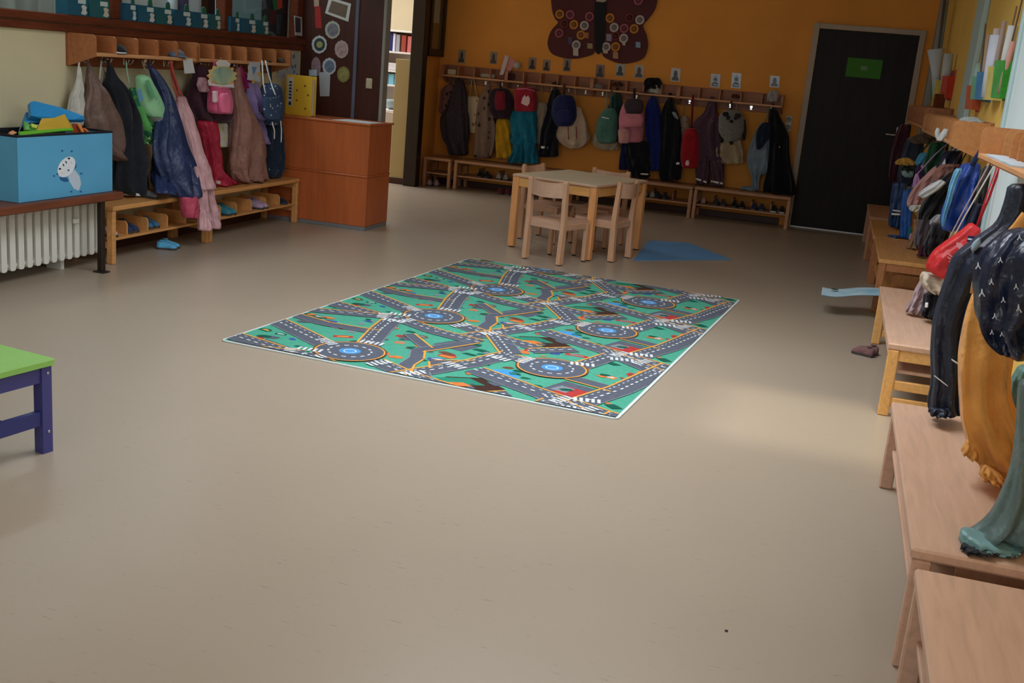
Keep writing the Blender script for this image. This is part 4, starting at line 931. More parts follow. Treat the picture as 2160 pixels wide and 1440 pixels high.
g = garment('winter_jacket', 'dark green jacket left of the pink backpack on the orange wall', 'jacket', 'b', PB(.16), [[(1298, 1308, 196), (1288, 1312, 215), (1278, 1313, 245), (1280, 1312, 275), (1290, 1306, 300)]], fab((30, 62, 58)), b=.06)
strap(g, 'loop', PB(.1), [(1302, 184), (1302, 200)], fab((28, 56, 52)), .012)
g = garment('backpack', 'grey green backpack with a white reflective line over a cream cloth', 'backpack', 'b', PB(.26), [[(1278, 1296, 228), (1266, 1302, 244), (1260, 1302, 262), (1259, 1301, 285), (1264, 1298, 302)]], fab((74, 120, 112)), b=.08, fold=.02, e=2.6)
band(g, 'reflective_line', PB(.345), [(1270, 246, 1284, 249), (1270, 248, 1284, 251)], b=.006)
strap(g, 'strap', PB(.2), [(1290, 190), (1288, 230)], fab((60, 100, 94)), .012)
g = garment('tote_bag', 'cream cloth bag below the grey green backpack', 'bag', 'b', PB(.15), [[(1256, 1300, 280), (1250, 1304, 300), (1262, 1302, 312), (1280, 1300, 317)]], fab((176, 160, 136)), b=.04)
strap(g, 'handle', PB(.13), [(1280, 190), (1278, 282)], fab((160, 146, 124)), .006)
g = garment('backpack', 'pink backpack with a dark top and a side pocket bottle on the orange wall', 'backpack', 'b', PB(.28), [[(1322, 1350, 212), (1314, 1356, 224), (1308, 1357, 245), (1308, 1357, 270), (1312, 1354, 300)]], fab((196, 120, 140)), b=.08, fold=.02, e=2.8)
addcloth(g, 'top_flap', PB(.33), [(1324, 1350, 208), (1318, 1356, 218), (1318, 1356, 230), (1322, 1352, 240)], fab((64, 50, 60)), 'dark top flap', b=.04, fold=.02, e=2.8)
addcloth(g, 'front_pocket', PB(.38), [(1312, 1352, 240), (1307, 1356, 252), (1310, 1352, 268)], fab((212, 132, 150)), b=.035, fold=.02, e=2.4)
addcloth(g, 'bottle', PB(.36), [(1305, 1327, 272), (1305, 1328, 284), (1306, 1326, 302)], fab((206, 150, 152)), 'pale pink bottle', b=.035, fold=.01, e=3)
strap(g, 'shoulder_strap', PB(.18), [(1338, 186), (1338, 212)], fab((40, 32, 40)), .014)
g = garment('rain_jacket', 'royal blue jacket hanging right of the pink backpack', 'jacket', 'b', PB(.17), [[(1372, 1384, 204), (1364, 1390, 225), (1362, 1394, 260), (1364, 1396, 300), (1368, 1394, 340), (1372, 1392, 360)]], fab((26, 42, 120)), b=.06)
strap(g, 'loop', PB(.1), [(1376, 190), (1376, 208)], fab((24, 36, 100)), .012)
g = garment('snow_trousers', 'black trousers with two white bands below the pink backpack', 'trousers', 'b', PB(.24), [[(1324, 1366, 296), (1324, 1368, 320), (1326, 1368, 345), (1330, 1368, 376)]], fab((20, 22, 30)), b=.07)
band(g, 'reflective_band', PB(.315), [(1341, 363, 1349, 366), (1341, 367, 1349, 370)], b=.01)
band(g, 'reflective_band', PB(.315), [(1352, 365, 1367, 366), (1352, 368, 1367, 369)], b=.01)
strap(g, 'brace', PB(.15), [(1350, 250), (1348, 300)], fab((18, 20, 28)), .02)
g = garment('rain_trousers', 'dark blue trousers showing left of the black ones', 'trousers', 'b', PB(.15), [[(1312, 1330, 300), (1309, 1330, 330), (1306, 1332, 358)]], fab((28, 38, 88)), b=.05)
strap(g, 'brace', PB(.11), [(1318, 250), (1319, 304)], fab((26, 34, 80)), .02)
g = garment('snow_overalls', 'black overalls with a pale shoulder patch in the middle of the orange wall', 'overalls', 'b', PB(.2), [[(1409, 1420, 208), (1400, 1424, 226), (1396, 1432, 250), (1396, 1436, 290), (1395, 1437, 330), (1393, 1436, 360), (1396, 1434, 380)]], fab((20, 23, 31)), b=.08)
addcloth(g, 'shoulder_patch', PB(.27), [(1417, 236, 1424, 236), (1421, 244, 1430, 246), (1426, 250, 1431, 252)], fab((150, 158, 164)), b=.02)
band(g, 'reflective_band', PB(.28), [(1421, 342, 1433, 342), (1421, 347, 1433, 347)], b=.01)
strap(g, 'brace', PB(.1), [(1414, 196), (1414, 212)], fab((18, 20, 28)), .02)
g = garment('tote_bag', 'pale patterned bag between the black overalls and the red backpack', 'bag', 'b', PB(.12), [[(1436, 1450, 244), (1434, 1452, 265), (1436, 1450, 296)]], prt((170, 150, 134), (130, 80, 70), 20, .2), b=.03)
strap(g, 'handle', PB(.1), [(1442, 200), (1442, 248)], fab((150, 136, 120)), .006)
g = garment('backpack', 'plain red backpack with a white tag on the orange wall', 'backpack', 'b', PB(.26), [[(1449, 1468, 270), (1442, 1473, 284), (1438, 1475, 310), (1437, 1474, 335), (1440, 1472, 354)]], fab((158, 20, 38)), b=.08, fold=.02, e=2.8)
addcloth(g, 'tag', PB(.345), [(1448, 1453, 338), (1446, 1454, 344), (1447, 1453, 349)], fab((220, 200, 206)), 'white tag', b=.01, fold=.01)
strap(g, 'strap', PB(.18), [(1462, 200), (1460, 240), (1458, 274)], fab((120, 20, 34)), .012)
g = garment('rain_overalls', 'dusky purple overalls with white cuff bands near the panda backpack', 'overalls', 'b', PB(.19), [[(1494, 1509, 214), (1486, 1512, 236), (1466, 1515, 262), (1468, 1518, 300), (1470, 1522, 340)], [(1468, 1496, 330), (1469, 1495, 360), (1470, 1494, 392)], [(1496, 1522, 330), (1500, 1526, 362), (1502, 1526, 395)]], prt((92, 66, 84), (120, 100, 124), 22, .14), b=.07)
band(g, 'cuff_band', PB(.26), [(1469, 375, 1490, 382), (1469, 379, 1490, 386)], b=.012)
band(g, 'cuff_band', PB(.26), [(1501, 380, 1524, 385), (1501, 384, 1524, 389)], b=.012)
strap(g, 'brace', PB(.1), [(1502, 204), (1502, 218)], fab((84, 62, 78)), .022)
g = garment('backpack', 'grey furry panda backpack with dark ears and eyes', 'backpack', 'b', PB(.27), [[(1530, 1556, 232), (1520, 1565, 242), (1517, 1568, 260), (1518, 1567, 278), (1526, 1560, 292), (1534, 1552, 298)]], mat('panda_fur', (128, 126, 124), .95, .1, scale=40, amt=.2, bump=.8, bscale=160, sheen=.4), b=.08, fold=.01, e=2.3)
for x, y in ((1531, 241), (1557, 244)): addcloth(g, 'ear', PB(.35), [(x - 5, x + 4, y - 5), (x - 7, x + 6, y), (x - 3, x + 4, y + 5)], fab((34, 32, 36)), b=.03, fold=.01)
for x, y in ((1536, 248), (1552, 248)): addcloth(g, 'eye_patch', PB(.355), [(x - 2, x + 3, y - 4), (x - 4, x + 4, y), (x - 3, x + 2, y + 5)], fab((44, 42, 46)), b=.015, fold=.01)
addcloth(g, 'nose', PB(.36), [(1540, 1545, 253), (1539, 1547, 256), (1541, 1545, 259)], fab((30, 28, 30)), b=.012, fold=.01)
for x, y in ((1522, 296), (1543, 300)): addcloth(g, 'paw', PB(.3), [(x - 3, x + 4, y - 6), (x - 5, x + 4, y), (x - 3, x + 3, y + 5)], fab((36, 34, 38)), b=.03, fold=.01)
addcloth(g, 'side_strap', PB(.25), [(1566, 1572, 252), (1567, 1574, 275), (1566, 1572, 296)], fab((44, 42, 46)), b=.02)
strap(g, 'handle', PB(.18), [(1543, 212), (1543, 234)], fab((60, 58, 62)), .01)
g = garment('gym_bag', 'beige drawstring bag hanging below the panda backpack', 'bag', 'b', PB(.2), [[(1524, 1562, 292), (1516, 1564, 308), (1509, 1565, 325), (1516, 1565, 338), (1530, 1563, 345)]], fab((172, 156, 128)), b=.06)
strap(g, 'cord', PB(.16), [(1552, 212), (1560, 292)], fab((150, 140, 120)), .004)
g = garment('shirt', 'light blue shirt with a navy collar beside the black jacket', 'shirt', 'b', PB(.18), [[(1606, 1626, 258), (1592, 1627, 285), (1580, 1626, 318), (1578, 1622, 345), (1584, 1608, 365), (1586, 1602, 385), (1590, 1602, 400)], [(1606, 1624, 330), (1606, 1622, 352), (1604, 1620, 368)], [(1564, 393, 1590, 392), (1562, 399, 1596, 398), (1570, 403, 1590, 403)]], fab((128, 146, 162)), b=.05)
addcloth(g, 'collar', PB(.24), [(1610, 1626, 258), (1600, 1625, 272), (1596, 1622, 290), (1597, 1604, 315)], fab((30, 40, 64)), 'navy collar', b=.03)
strap(g, 'loop', PB(.12), [(1621, 226), (1618, 245), (1612, 262)], fab((150, 140, 110)), .006)
g = garment('winter_jacket', 'long black jacket next to the dark door, with one bright snap', 'jacket', 'b', PB(.2), [[(1624, 1637, 228), (1622, 1646, 248), (1622, 1655, 268), (1624, 1662, 290), (1624, 1662, 320), (1620, 1667, 355), (1614, 1674, 390), (1612, 1676, 412)]], fab((16, 18, 26)), b=.08)
part('snap', MB().lathe(ppt(PB(.29), 1644, 310), [(.001, .004), (.008, .003), (.009, 0)][::-1], 10, axis=(0, -1, 0)), M_CHROME, g)
strap(g, 'loop', PB(.1), [(1630, 218), (1630, 234)], fab((16, 18, 24)), .012)

# shoes under the orange wall
def brow(lab, px, m_, z=.157, y=11.66, **kw):
    x = ony(px, 430, y).x; shoe_pair(lab, x, y, z, 0, m_, **kw)
brow('%s dusty pink slipper at the left of the bench by the dark door', 1476, fab((190, 140, 136)), L=.16)
brow('%s charcoal shoe in the second hole of the bench by the dark door', 1518, fab((54, 54, 60)))
brow('%s black shoe in the third hole of the bench by the dark door', 1558, fab((22, 22, 26)))
brow('%s dark blue shoe in the fourth hole of the bench by the dark door', 1600, fab((34, 48, 84)))
brow('%s black shoe in the last hole of the bench by the dark door', 1643, fab((26, 26, 28)), sole=pla((200, 200, 204)))
brow('%s pale grey shoe on the bench just right of the little table', 1368, fab((150, 146, 140)))
brow('%s navy shoe on the bench just right of the little table', 1394, fab((36, 36, 56)))
brow('%s black shoe under the teal trousers', 1018, fab((20, 20, 22)))
brow('%s white dotted shoe under the teal trousers', 1058, fab((150, 140, 134)))
shoe_pair('%s dark red shoe on the floor under the teal trousers', ony(1065, 400, 11.62).x, 11.62, 0, .1, fab((104, 24, 44)))
shoe_pair('%s pale shoe on the floor under the short corner bench', ony(915, 380, 11.62).x, 11.62, 0, .2, fab((170, 140, 150)))

# photo cards over the orange wall rack
GC = 'portrait photo cards above the orange wall rack'
cards = [(974, 119, 15, 28, (150, 130, 110), 'leftmost photo card over the rack, near the display case'), (1041, 122, 15, 26, (140, 124, 110), 'photo card left of the pink and white paper fan'),
         (1123, 134, 16, 26, (150, 134, 116), 'photo card right of the pink and white paper fan'), (1153, 138, 16, 24, (150, 120, 100), 'photo card below the left butterfly wing, second after the fan'),
         (1196, 137, 16, 27, (150, 140, 126), 'photo card touching the left lower butterfly wing'), (1266, 150, 18, 27, (130, 100, 90), 'photo card under the gap between the butterfly wings'),
         (1308, 148, 20, 26, (170, 166, 160), 'photo card with a bright corner under the right butterfly wing'), (1348, 151, 20, 28, (176, 160, 146), 'photo card left of the black and white cap'),
         (1425, 158, 20, 28, (196, 190, 184), 'white edged photo card right of the black and white cap'), (1509, 170, 20, 28, (180, 186, 196), 'glossy photo card, third from the dark door'),
         (1553, 170, 20, 32, (190, 200, 212), 'glossy photo card with painted blue glints, second from the dark door'), (1634, 172, 20, 24, (180, 160, 150), 'photo card nearest the dark door')]
for px, py, w_, h_, c, lab in cards:
    t = thing('photo_card', lab, 'photo', ppt(PB(.004), px, py + h_ / 2), group=GC)
    q = lambda x, y, o: ppt(PB(o), px + x * w_ / 2 - y * h_ * .04, py + y * h_ / 2 + x * w_ * .045)
    part('card', MB().quadflat([q(-1, -1, .001), q(1, -1, .001), q(1, 1, .001), q(-1, 1, .001)], (0, -1, 0), .003), mat('card_%d' % c[0], c, .25, .5, scale=8, amt=.05), t)
    sil = [(-.75, .85), (-.7, .45), (-.35, .25), (-.42, -.1), (-.3, -.55), (0, -.72), (.3, -.55), (.42, -.1), (.35, .25), (.7, .45), (.75, .85)]
    part('portrait', MB().quadflat([q(x, y, .0045) for x, y in sil], (0, -1, 0), .0008), mat('portrait_%d' % (px % 3), ((44, 34, 34), (60, 40, 46), (40, 42, 52))[px % 3], .3, .5, scale=20, amt=.3), t)
    if px in (1509, 1553):  # reflections on the gloss, painted as pale blue stripes
        for k in (-.5, .1, .6): part('painted_glint', MB().quadflat([q(-.5, k - .08, .0056), q(.8, k - .02, .0056), q(.8, k + .12, .0056), q(-.5, k + .06, .0056)], (0, -1, 0), .0006), pla((130, 150, 190), .2), t)
# things lying on the orange wall rack
SB = 1.236
def onb(px, py, o=.12): return ony(px, py, WB - o)
p = onb(956, 146); single('paper_block', MB().box(p.x - .05, p.x + .05, WB - .17, WB - .08, SB, SB + .06, .006), pap((196, 184, 158)), 'small cream paper block at the left end of the orange wall rack', 'paper')
p = onb(1030, 153); single('paper_roll', MB().tube([(p.x - .08, WB - .12, SB + .025), (p.x + .08, WB - .12, SB + .025)], .024, 12), pap((180, 168, 158)), 'pale paper roll lying in the rack left of the paper fan', 'paper')
t = thing('paper_fan', 'pink and white folded paper fan standing in the orange wall rack', 'paper', (onb(1070, 158).x, WB - .14, SB))
part('white_blade', MB().quadflat([ppt(PB(.15), *q) for q in ((1054, 158), (1066, 116), (1074, 120), (1062, 158))], (0, -1, 0), .01), pap((206, 190, 196)), t)
part('pink_blade', MB().quadflat([ppt(PB(.13), *q) for q in ((1066, 158), (1076, 120), (1092, 134), (1082, 142), (1072, 158))], (0, -1, 0), .01), pap((206, 140, 150)), t)
part('pompom', MB().lathe(ppt(PB(.15), 1091, 138), [(.002, -.045), (.03, -.03), (.045, 0), (.032, .03), (.002, .04)], 12, axis=(1, 0, .2)), fab((190, 186, 176)), t)
part('dark_base', MB().box(onb(1066, 150).x, onb(1084, 150).x, WB - .17, WB - .06, SB, SB + .08, .01), fab((70, 24, 36)), t)
cap('black cap in the rack under the left butterfly wing', V((onb(1173, 168).x, WB - .11, SB)), .05, fab((26, 22, 22)), (.3, -1, 0), hgt=.5)
cap('grey cap in the rack below the gap between the butterfly wings', V((onb(1262, 172).x, WB - .1, SB)), .07, fab((136, 120, 116)), (-1, -.4, 0), fab((120, 104, 100)), brim=1.1)
cap('black and white cap standing in the orange wall rack', V((onb(1384, 178).x, WB - .1, SB)), .085, fab((176, 172, 166)), (-.8, -.6, 0), fab((22, 22, 24)), hgt=1.3, brim=1.2)
addcap = single('knit_hat', cloth(MB(), PB(.13), [(1366, 1390, 164), (1360, 1394, 174), (1362, 1394, 188)], b=.06), fab((18, 18, 20)), 'black hat lying in front of the white cap in the rack', 'hat', 'caps left on the racks')
single('cap_brown', cloth(MB(), PB(.12), [(1298, 1310, 172), (1292, 1314, 178), (1296, 1312, 182)], b=.04), fab((84, 50, 40)), 'small brown folded hat right of the grey cap', 'hat', 'caps left on the racks').name = 'folded_hat'
single('plush_toy', cloth(MB(), PB(.12), [(1626, 1640, 190), (1620, 1642, 200), (1618, 1640, 212), (1622, 1640, 214)], b=.05), fab((176, 168, 166)), 'pale plush toy at the right end of the orange wall rack', 'toy')
single('plush_snail', cloth(MB(), PB(.12), [(1546, 1554, 198), (1543, 1560, 203), (1546, 1560, 207)], b=.035), fab((90, 48, 40)), 'small brown toy in the rack by the dark door', 'toy')

# butterfly board
t = thing('butterfly_board', 'dark maroon wooden butterfly with round buttons on the orange wall', 'wall board', ppt(PB(.02), 1270, 132))
MAR = mat('maroon_board', (84, 34, 38), .6, .3, scale=5, amt=.12); BOD = mat('butterfly_body', (34, 36, 42), .7, .2, scale=6, amt=.1)
def smooth_poly(pts, n=4):
    out = []
    m_ = len(pts)
    for i in range(m_):
        p0, p1, p2, p3 = pts[i - 1], pts[i], pts[(i + 1) % m_], pts[(i + 2) % m_]
        for k in range(n):
            f = k / n
            out.append(tuple(.5 * (2 * b_ + (c - a) * f + (2 * a - 5 * b_ + 4 * c - d) * f * f + (3 * b_ - a - 3 * c + d) * f ** 3) for a, b_, c, d in zip(p0, p1, p2, p3)))
    return out
lw = [(1258, -6), (1250, -60), (1215, -95), (1180, -80), (1164, -30), (1165, 18), (1172, 40), (1178, 48), (1163, 66), (1156, 92), (1164, 112), (1184, 121), (1210, 124), (1235, 120), (1256, 108), (1259, 60)]
rw = [(1276, -6), (1288, -60), (1330, -92), (1372, -76), (1388, -30), (1384, 14), (1368, 40), (1357, 54), (1364, 74), (1367, 98), (1358, 122), (1335, 132), (1312, 134), (1290, 128), (1270, 112), (1271, 60)]
for nm, w_ in (('left_wing', lw), ('right_wing', rw)):
    part(nm, MB().quadflat([ppt(PB(.002), *q) for q in smooth_poly(w_)], (0, -1, 0), .022), MAR, t)
part('body', MB().quadflat([ppt(PB(.024), *q) for q in smooth_poly([(1257, -40), (1266, -62), (1278, -40), (1278, 30), (1273, 90), (1267, 112), (1257, 108), (1254, 60)])], (0, -1, 0), .015), BOD, t)
part('pale_tab', MB().quadflat([ppt(PB(.04), *q) for q in ((1256, -8), (1280, -8), (1279, 2), (1272, 5), (1258, 3))], (0, -1, 0), .004), pap((176, 164, 150)), t)
btn = [(1181, 30, 'o'), (1203, 31, 'p'), (1244, 35, 'p'), (1211, 52, 'o'), (1233, 54, 'w'), (1180, 70, 'p'), (1226, 74, 'o'), (1216, 95, 'w'), (1191, 50, 'r'), (1287, 38, 'o'), (1296, 58, 'w'), (1317, 60, 'p'), (1338, 61, 'o'), (1350, 42, 'w'), (1347, 1, 'p'), (1316, 81, 'w'), (1279, 99, 'w'), (1299, 99, 'o'), (1329, 37, 'r'), (1299, 76, 'r')]
BC = {'o': (200, 130, 50), 'p': (166, 84, 104), 'w': (196, 184, 184), 'r': (112, 36, 36)}
for x, y, c in btn:
    o = ppt(PB(.0245), x, y)
    bt = part('button', MB().lathe(o, [(.0, 0), (.05, 0), (.05, .01), (.034, .014), (.03, .006), (.001, .006)], 18, axis=(0, -1, 0)), pla(BC[c], .5), t)
    part('button_centre', MB().lathe(o + V((0, -.006, 0)), [(.001, .002), (.029, .002), (.029, 0)][::-1], 16, axis=(0, -1, 0)), pla(tuple(int(k * .62) for k in BC[c]), .6), bt)
for x0, y0, x1, y1, c in ((1209, 101, 1220, 117, (196, 186, 180)), (1233, 68, 1242, 80, (170, 110, 70)), (1239, 91, 1250, 102, (160, 146, 110)), (1279, 71, 1290, 86, (150, 140, 170)), (1272, 105, 1282, 112, (190, 176, 160)), (1293, 109, 1304, 123, (180, 140, 110)), (1341, 88, 1351, 100, (140, 170, 200)), (1313, 88, 1319, 95, (190, 184, 180)), (1198, 78, 1207, 93, (90, 80, 110))):
    part('tag', MB().quadflat([ppt(PB(.0385), *q) for q in ((x0, y0), (x1, y0 + 1), (x1, y1 + 1), (x0, y1))], (0, -1, 0), .002), pap(c), t)

# display case on the short orange wall
DX = WL
t = thing('display_case', 'dark framed glass display case on the orange wall by the black post', 'display case', (DX, 11.6, 1.42))
y0, y1, z0, z1 = 11.42, 11.88, 1.42, 2.35
for bx in ((y0, y0 + .07, z0, z1), (y1 - .07, y1, z0, z1), (y0 + .07, y1 - .07, z0, z0 + .08), (y0 + .07, y1 - .07, z1 - .08, z1)):
    part('frame', MB().box(DX + .001, DX + .06, bx[0], bx[1], bx[2], bx[3], .004), M_BLACKWOOD, t)
part('back_panel', MB().box(DX + .001, DX + .008, y0 + .07, y1 - .07, z0 + .08, z1 - .08), mat('cork', (150, 122, 92), .9, .1, scale=60, amt=.1), t)
part('notice', MB().box(DX + .009, DX + .011, y0 + .13, y1 - .09, 1.78, 2.05), pap((190, 204, 206)), t)
part('notice', MB().box(DX + .009, DX + .011, y0 + .10, y0 + .2, 1.52, 1.64), pap((150, 124, 124)), t)
part('pane', MB().box(DX + .045, DX + .048, y0 + .07, y1 - .07, z0 + .08, z1 - .08), M_GLASS, t)

# pictures on the brown partition
def onp(px, py, o=.0): return ony(px, py, YS - o)
GPL = 'round paper plates on the brown partition'
for px, py, rx, ry, c1, c2, lab in ((702, 63, 16, 19, (176, 178, 166), (120, 120, 130), 'topmost painted paper plate on the brown partition'),
                                   (674, 94, 16, 19, (196, 200, 204), (52, 70, 78), 'white rimmed paper plate with a dark flower and pale centre'),
                                   (721, 104, 14.5, 19, (182, 160, 156), (168, 140, 142), 'pinkish paper plate right of the dark flower plate'),
                                   (667, 141, 10, 21, (150, 130, 134), (140, 116, 124), 'dull pink oval plate partly behind the small white note'),
                                   (695, 140, 14.5, 18, (186, 192, 200), (104, 118, 138), 'blue grey patterned paper plate below the white rimmed one'),
                                   (725, 157, 13.5, 17, (130, 126, 70), (140, 136, 84), 'olive green paper plate, lowest on the brown partition')):
    t = thing('paper_plate', lab, 'plate', onp(px, py + ry, .002), group=GPL)
    wob = [1, .96, 1.02, .95, 1, .97, 1.03, .96]
    outline = [(px + rx * wob[k % 8] * math.cos(2 * PI * k / 24), py + ry * wob[(k * 3) % 8] * math.sin(2 * PI * k / 24)) for k in range(24)]
    part('rim', MB().quadflat([onp(x, y, .001) for x, y in outline], (0, -1, 0), .006), pap(c1), t)
    part('painting', MB().quadflat([onp(x, y, .0078) for x, y in ell(px, py, rx * .72, ry * .72, 0)], (0, -1, 0), .001), mat('plate_paint_%d' % px, c2, .7, .2, scale=30, amt=.35), t)
    if px == 674: part('centre', MB().quadflat([onp(x, y, .009) for x, y in ell(px, py, 6.5, 7, 0)], (0, -1, 0), .001), pap((160, 160, 96)), t)
t = thing('framed_photo', 'tilted white bordered photo at the top of the brown partition', 'photo', onp(712, 45, .003))
part('border', MB().quadflat([onp(*q, .001) for q in ((695, -6), (741, 8), (735, 46), (686, 28))], (0, -1, 0), .004), pap((206, 206, 202)), t)
part('picture', MB().quadflat([onp(*q, .0055) for q in ((700, 1), (734, 12), (729, 38), (692, 25))], (0, -1, 0), .001), mat('photo_print', (90, 96, 88), .4, .4, scale=24, amt=.5, rgb2=(130, 96, 76)), t)
t = thing('paper_strip', 'red paper figure strip beside the window post', 'paper', onp(671, 58, .002))
part('red_strip', MB().quadflat([onp(*q, .001) for q in ((664, 12), (676, 14), (679, 60), (666, 59))], (0, -1, 0), .003), pap((170, 56, 54)), t)
part('pale_head', MB().quadflat([onp(*q, .001) for q in ((662, -4), (673, -2), (673, 13), (663, 14))], (0, -1, 0), .003), pap((186, 160, 140)), t)
single('note_sheet', MB().quadflat([onp(*q, .003) for q in ((673, 152), (697, 152), (695, 203), (675, 203))], (0, -1, 0), .002), pap((176, 180, 188)), 'plain white sheet on the brown partition behind the binder', 'paper')
single('note_small', MB().quadflat([onp(*q, .012) for q in ((652, 147), (669, 147), (668, 160), (652, 160))], (0, -1, 0), .002), pap((184, 206, 226)), 'small pale blue note above the yellow binder', 'paper')
t = thing('light_switch', 'cream light switch near the edge of the brown partition', 'switch', onp(779, 186, 0))
p = onp(779, 176, 0); part('plate', MB().box(p.x - .028, p.x + .028, YS - .011, YS, p.z - .042, p.z + .042, .005), pla((206, 196, 166)), t)
part('rocker', MB().box(p.x - .017, p.x + .017, YS - .016, YS - .011, p.z - .028, p.z + .028, .003), pla((196, 186, 156)), t)
sheet('wall_poster', 'pale blue picture poster on the cream wall at the end of the rack', 'poster', [(586, 140), (629, 108), (628, 167), (584, 165)], PL(.004), mat('poster_print', (186, 196, 206), .6, .3, kind='print', scale=14, amt=.25, rgb2=(110, 116, 140)))
# --- right wall
PR = lambda y: ('y', y)
NAVY = fab((30, 38, 58), shiny=True)
g = garment('rain_overalls', 'long dark navy overalls standing on the far end of the beech bench', 'overalls', 'r', PR(3.92), [[(2128, 2185, 388), (2118, 2178, 430), (2100, 2165, 470), (2058, 2138, 502), (2014, 2112, 540), (1997, 2082, 585), (1982, 2060, 630), (1970, 2044, 678), (1965, 2034, 740), (1966, 2030, 800), (1959, 2028, 845), (1964, 2027, 872)]], NAVY, b=.09, fold=.1)
band(g, 'hood_patch', PR(3.84), [(2052, 512, 2066, 500), (2049, 525, 2068, 512), (2052, 531, 2062, 524)], fab((128, 146, 160)), b=.02)
band(g, 'reflective_piping', PR(3.80), [(2008, 757, 2026, 768), (2008, 760, 2026, 771)], b=.006)
band(g, 'reflective_piping', PR(3.80), [(1972, 792, 1998, 812), (1972, 794, 1998, 814)], b=.006)
addcloth(g, 'foot', PR(3.86), [(1962, 2000, 858), (1960, 2006, 868), (1968, 1996, 876)], NAVY, b=.06)
OCH = fab((224, 156, 78))
g = garment('rain_overalls', 'ochre orange rain overalls, their legs folded onto the beech bench', 'overalls', 'r', PR(3.35), [[(2052, 2066, 616), (2040, 2090, 655), (2031, 2110, 700), (2025, 2132, 748), (2024, 2128, 795), (2026, 2130, 840), (2029, 2146, 880), (2038, 2160, 915), (2050, 2164, 950), (2068, 2166, 980)], [(2062, 2160, 960), (2072, 2156, 990), (2090, 2140, 1015)]], OCH, b=.10, fold=.12)
addcloth(g, 'cuff', PR(3.30), [(2040, 926, 2068, 950), (2034, 940, 2070, 962), (2028, 954, 2066, 972)], OCH, b=.05)
addcloth(g, 'cuff', PR(3.22), [(2078, 980, 2110, 1000), (2070, 992, 2118, 1012), (2068, 1004, 2122, 1022)], OCH, b=.05)
P = [ony(x, y, 3.4) for x, y in ((2170, 455), (2150, 482), (2128, 506), (2104, 522), (2082, 546), (2070, 580), (2062, 620))]
part('brace', MB().tube(P, .022, 8, flat=.35, up=(0, -1, .01)), OCH, g)
g = garment('rain_jacket', 'shiny navy jacket with little white towers printed on it', 'jacket', 'r', PR(3.12), [[(2128, 2220, 482), (2085, 2230, 520), (2062, 2240, 560), (2058, 2240, 600), (2063, 2240, 640), (2068, 2240, 680), (2082, 2240, 715), (2112, 2240, 744)]], mat('navy_satin', (26, 36, 62), .3, .5, scale=6, amt=.2, bump=.7, bscale=13), b=.11, fold=.18)
addcloth(g, 'sleeve_end', PR(3.02), [(2116, 2142, 722), (2117, 2140, 742), (2122, 2136, 752)], mat('navy_satin', (26, 36, 62)), b=.04)
pm = MB()
for x, y, s in ((2063, 560, 7), (2071, 617, 8), (2148, 650, 9), (2116, 632, 6), (2098, 666, 6), (2143, 604, 6), (2092, 700, 5), (2113, 704, 5), (2110, 548, 6), (2091, 594, 6), (2150, 500, 6), (2130, 690, 5)):
    for q in ([(-.1, -1), (.1, -1), (.28, .1), (-.28, .1)], [(-.45, .2), (.45, .2), (.45, .36), (-.45, .36)], [(-.55, .4), (-.3, .4), (-.5, .95), (-.85, .95)], [(.55, .4), (.3, .4), (.5, .95), (.85, .95)]):
        yy = 3.12 - .125
        pm.quadflat([ony(x + a * s, y + c * s, yy) for a, c in q], (0, -1, 0), .004)
o = part('printed_motif', pm, pap((206, 214, 224)), g); o['kind'] = 'stuff'
g = garment('rain_trousers', 'teal grey rain trousers with an elastic cuff, on the beech bench at the picture edge', 'trousers', 'r', PR(2.86), [[(2150, 2215, 800), (2146, 2215, 860), (2140, 2220, 940), (2128, 2225, 1000), (2108, 2228, 1050), (2080, 2230, 1095), (2040, 2235, 1125)]], fab((96, 116, 114), shiny=True), b=.10, fold=.1)
addcloth(g, 'cuff', PR(2.80), [(2032, 1115, 2150, 1155), (2026, 1132, 2150, 1172), (2028, 1148, 2140, 1182)], fab((122, 164, 168), shiny=True), 'gathered pale teal cuff', b=.07, fold=.08, kf=14)
addcloth(g, 'leg_opening', PR(2.74), [(2032, 1146, 2060, 1158), (2028, 1160, 2092, 1184), (2040, 1178, 2100, 1187)], fab((20, 24, 34)), 'dark opening of the trouser leg', b=.03)
g = garment('raincoat', 'green and white raincoat behind the ochre overalls at the picture edge', 'coat', 'r', PR(3.62), [[(2150, 2210, 770), (2136, 2210, 800), (2134, 2210, 840), (2146, 2210, 880)]], fab((110, 150, 140), shiny=True), b=.07)
addcloth(g, 'pale_sleeve', PR(3.5), [(2148, 2190, 842), (2146, 2190, 868), (2152, 2180, 890)], fab((176, 190, 206)), b=.05)
# red bag and its neighbours
g = garment('gym_bag', 'bright red bag with white print and a small flag label on the right wall', 'bag', 'r', PR(5.55), [[(2048, 468, 2071, 484), (2022, 490, 2052, 512), (1994, 510, 2034, 536), (1970, 530, 2016, 556), (1957, 550, 2002, 574), (1953, 567, 1992, 589)]], fab((206, 40, 44), shiny=True), b=.08, fold=.08)
lb = MB(); 
part('label', MB().quadflat([ony(*q, 5.46) for q in ((2042, 497), (2056, 498), (2052, 512), (2039, 509))], (0, -1, 0), .004), pap((36, 40, 84)), g)
part('label_bar', MB().quadflat([ony(*q, 5.455) for q in ((2042, 502), (2054, 504), (2053, 507), (2041, 505))], (0, -1, 0), .002), pap((226, 226, 232)), g)
part('tag', MB().quadflat([ony(*q, 5.46) for q in ((2018, 511), (2028, 512), (2033, 520), (2024, 526), (2017, 518))], (0, -1, 0), .004), pap((226, 150, 158)), g)
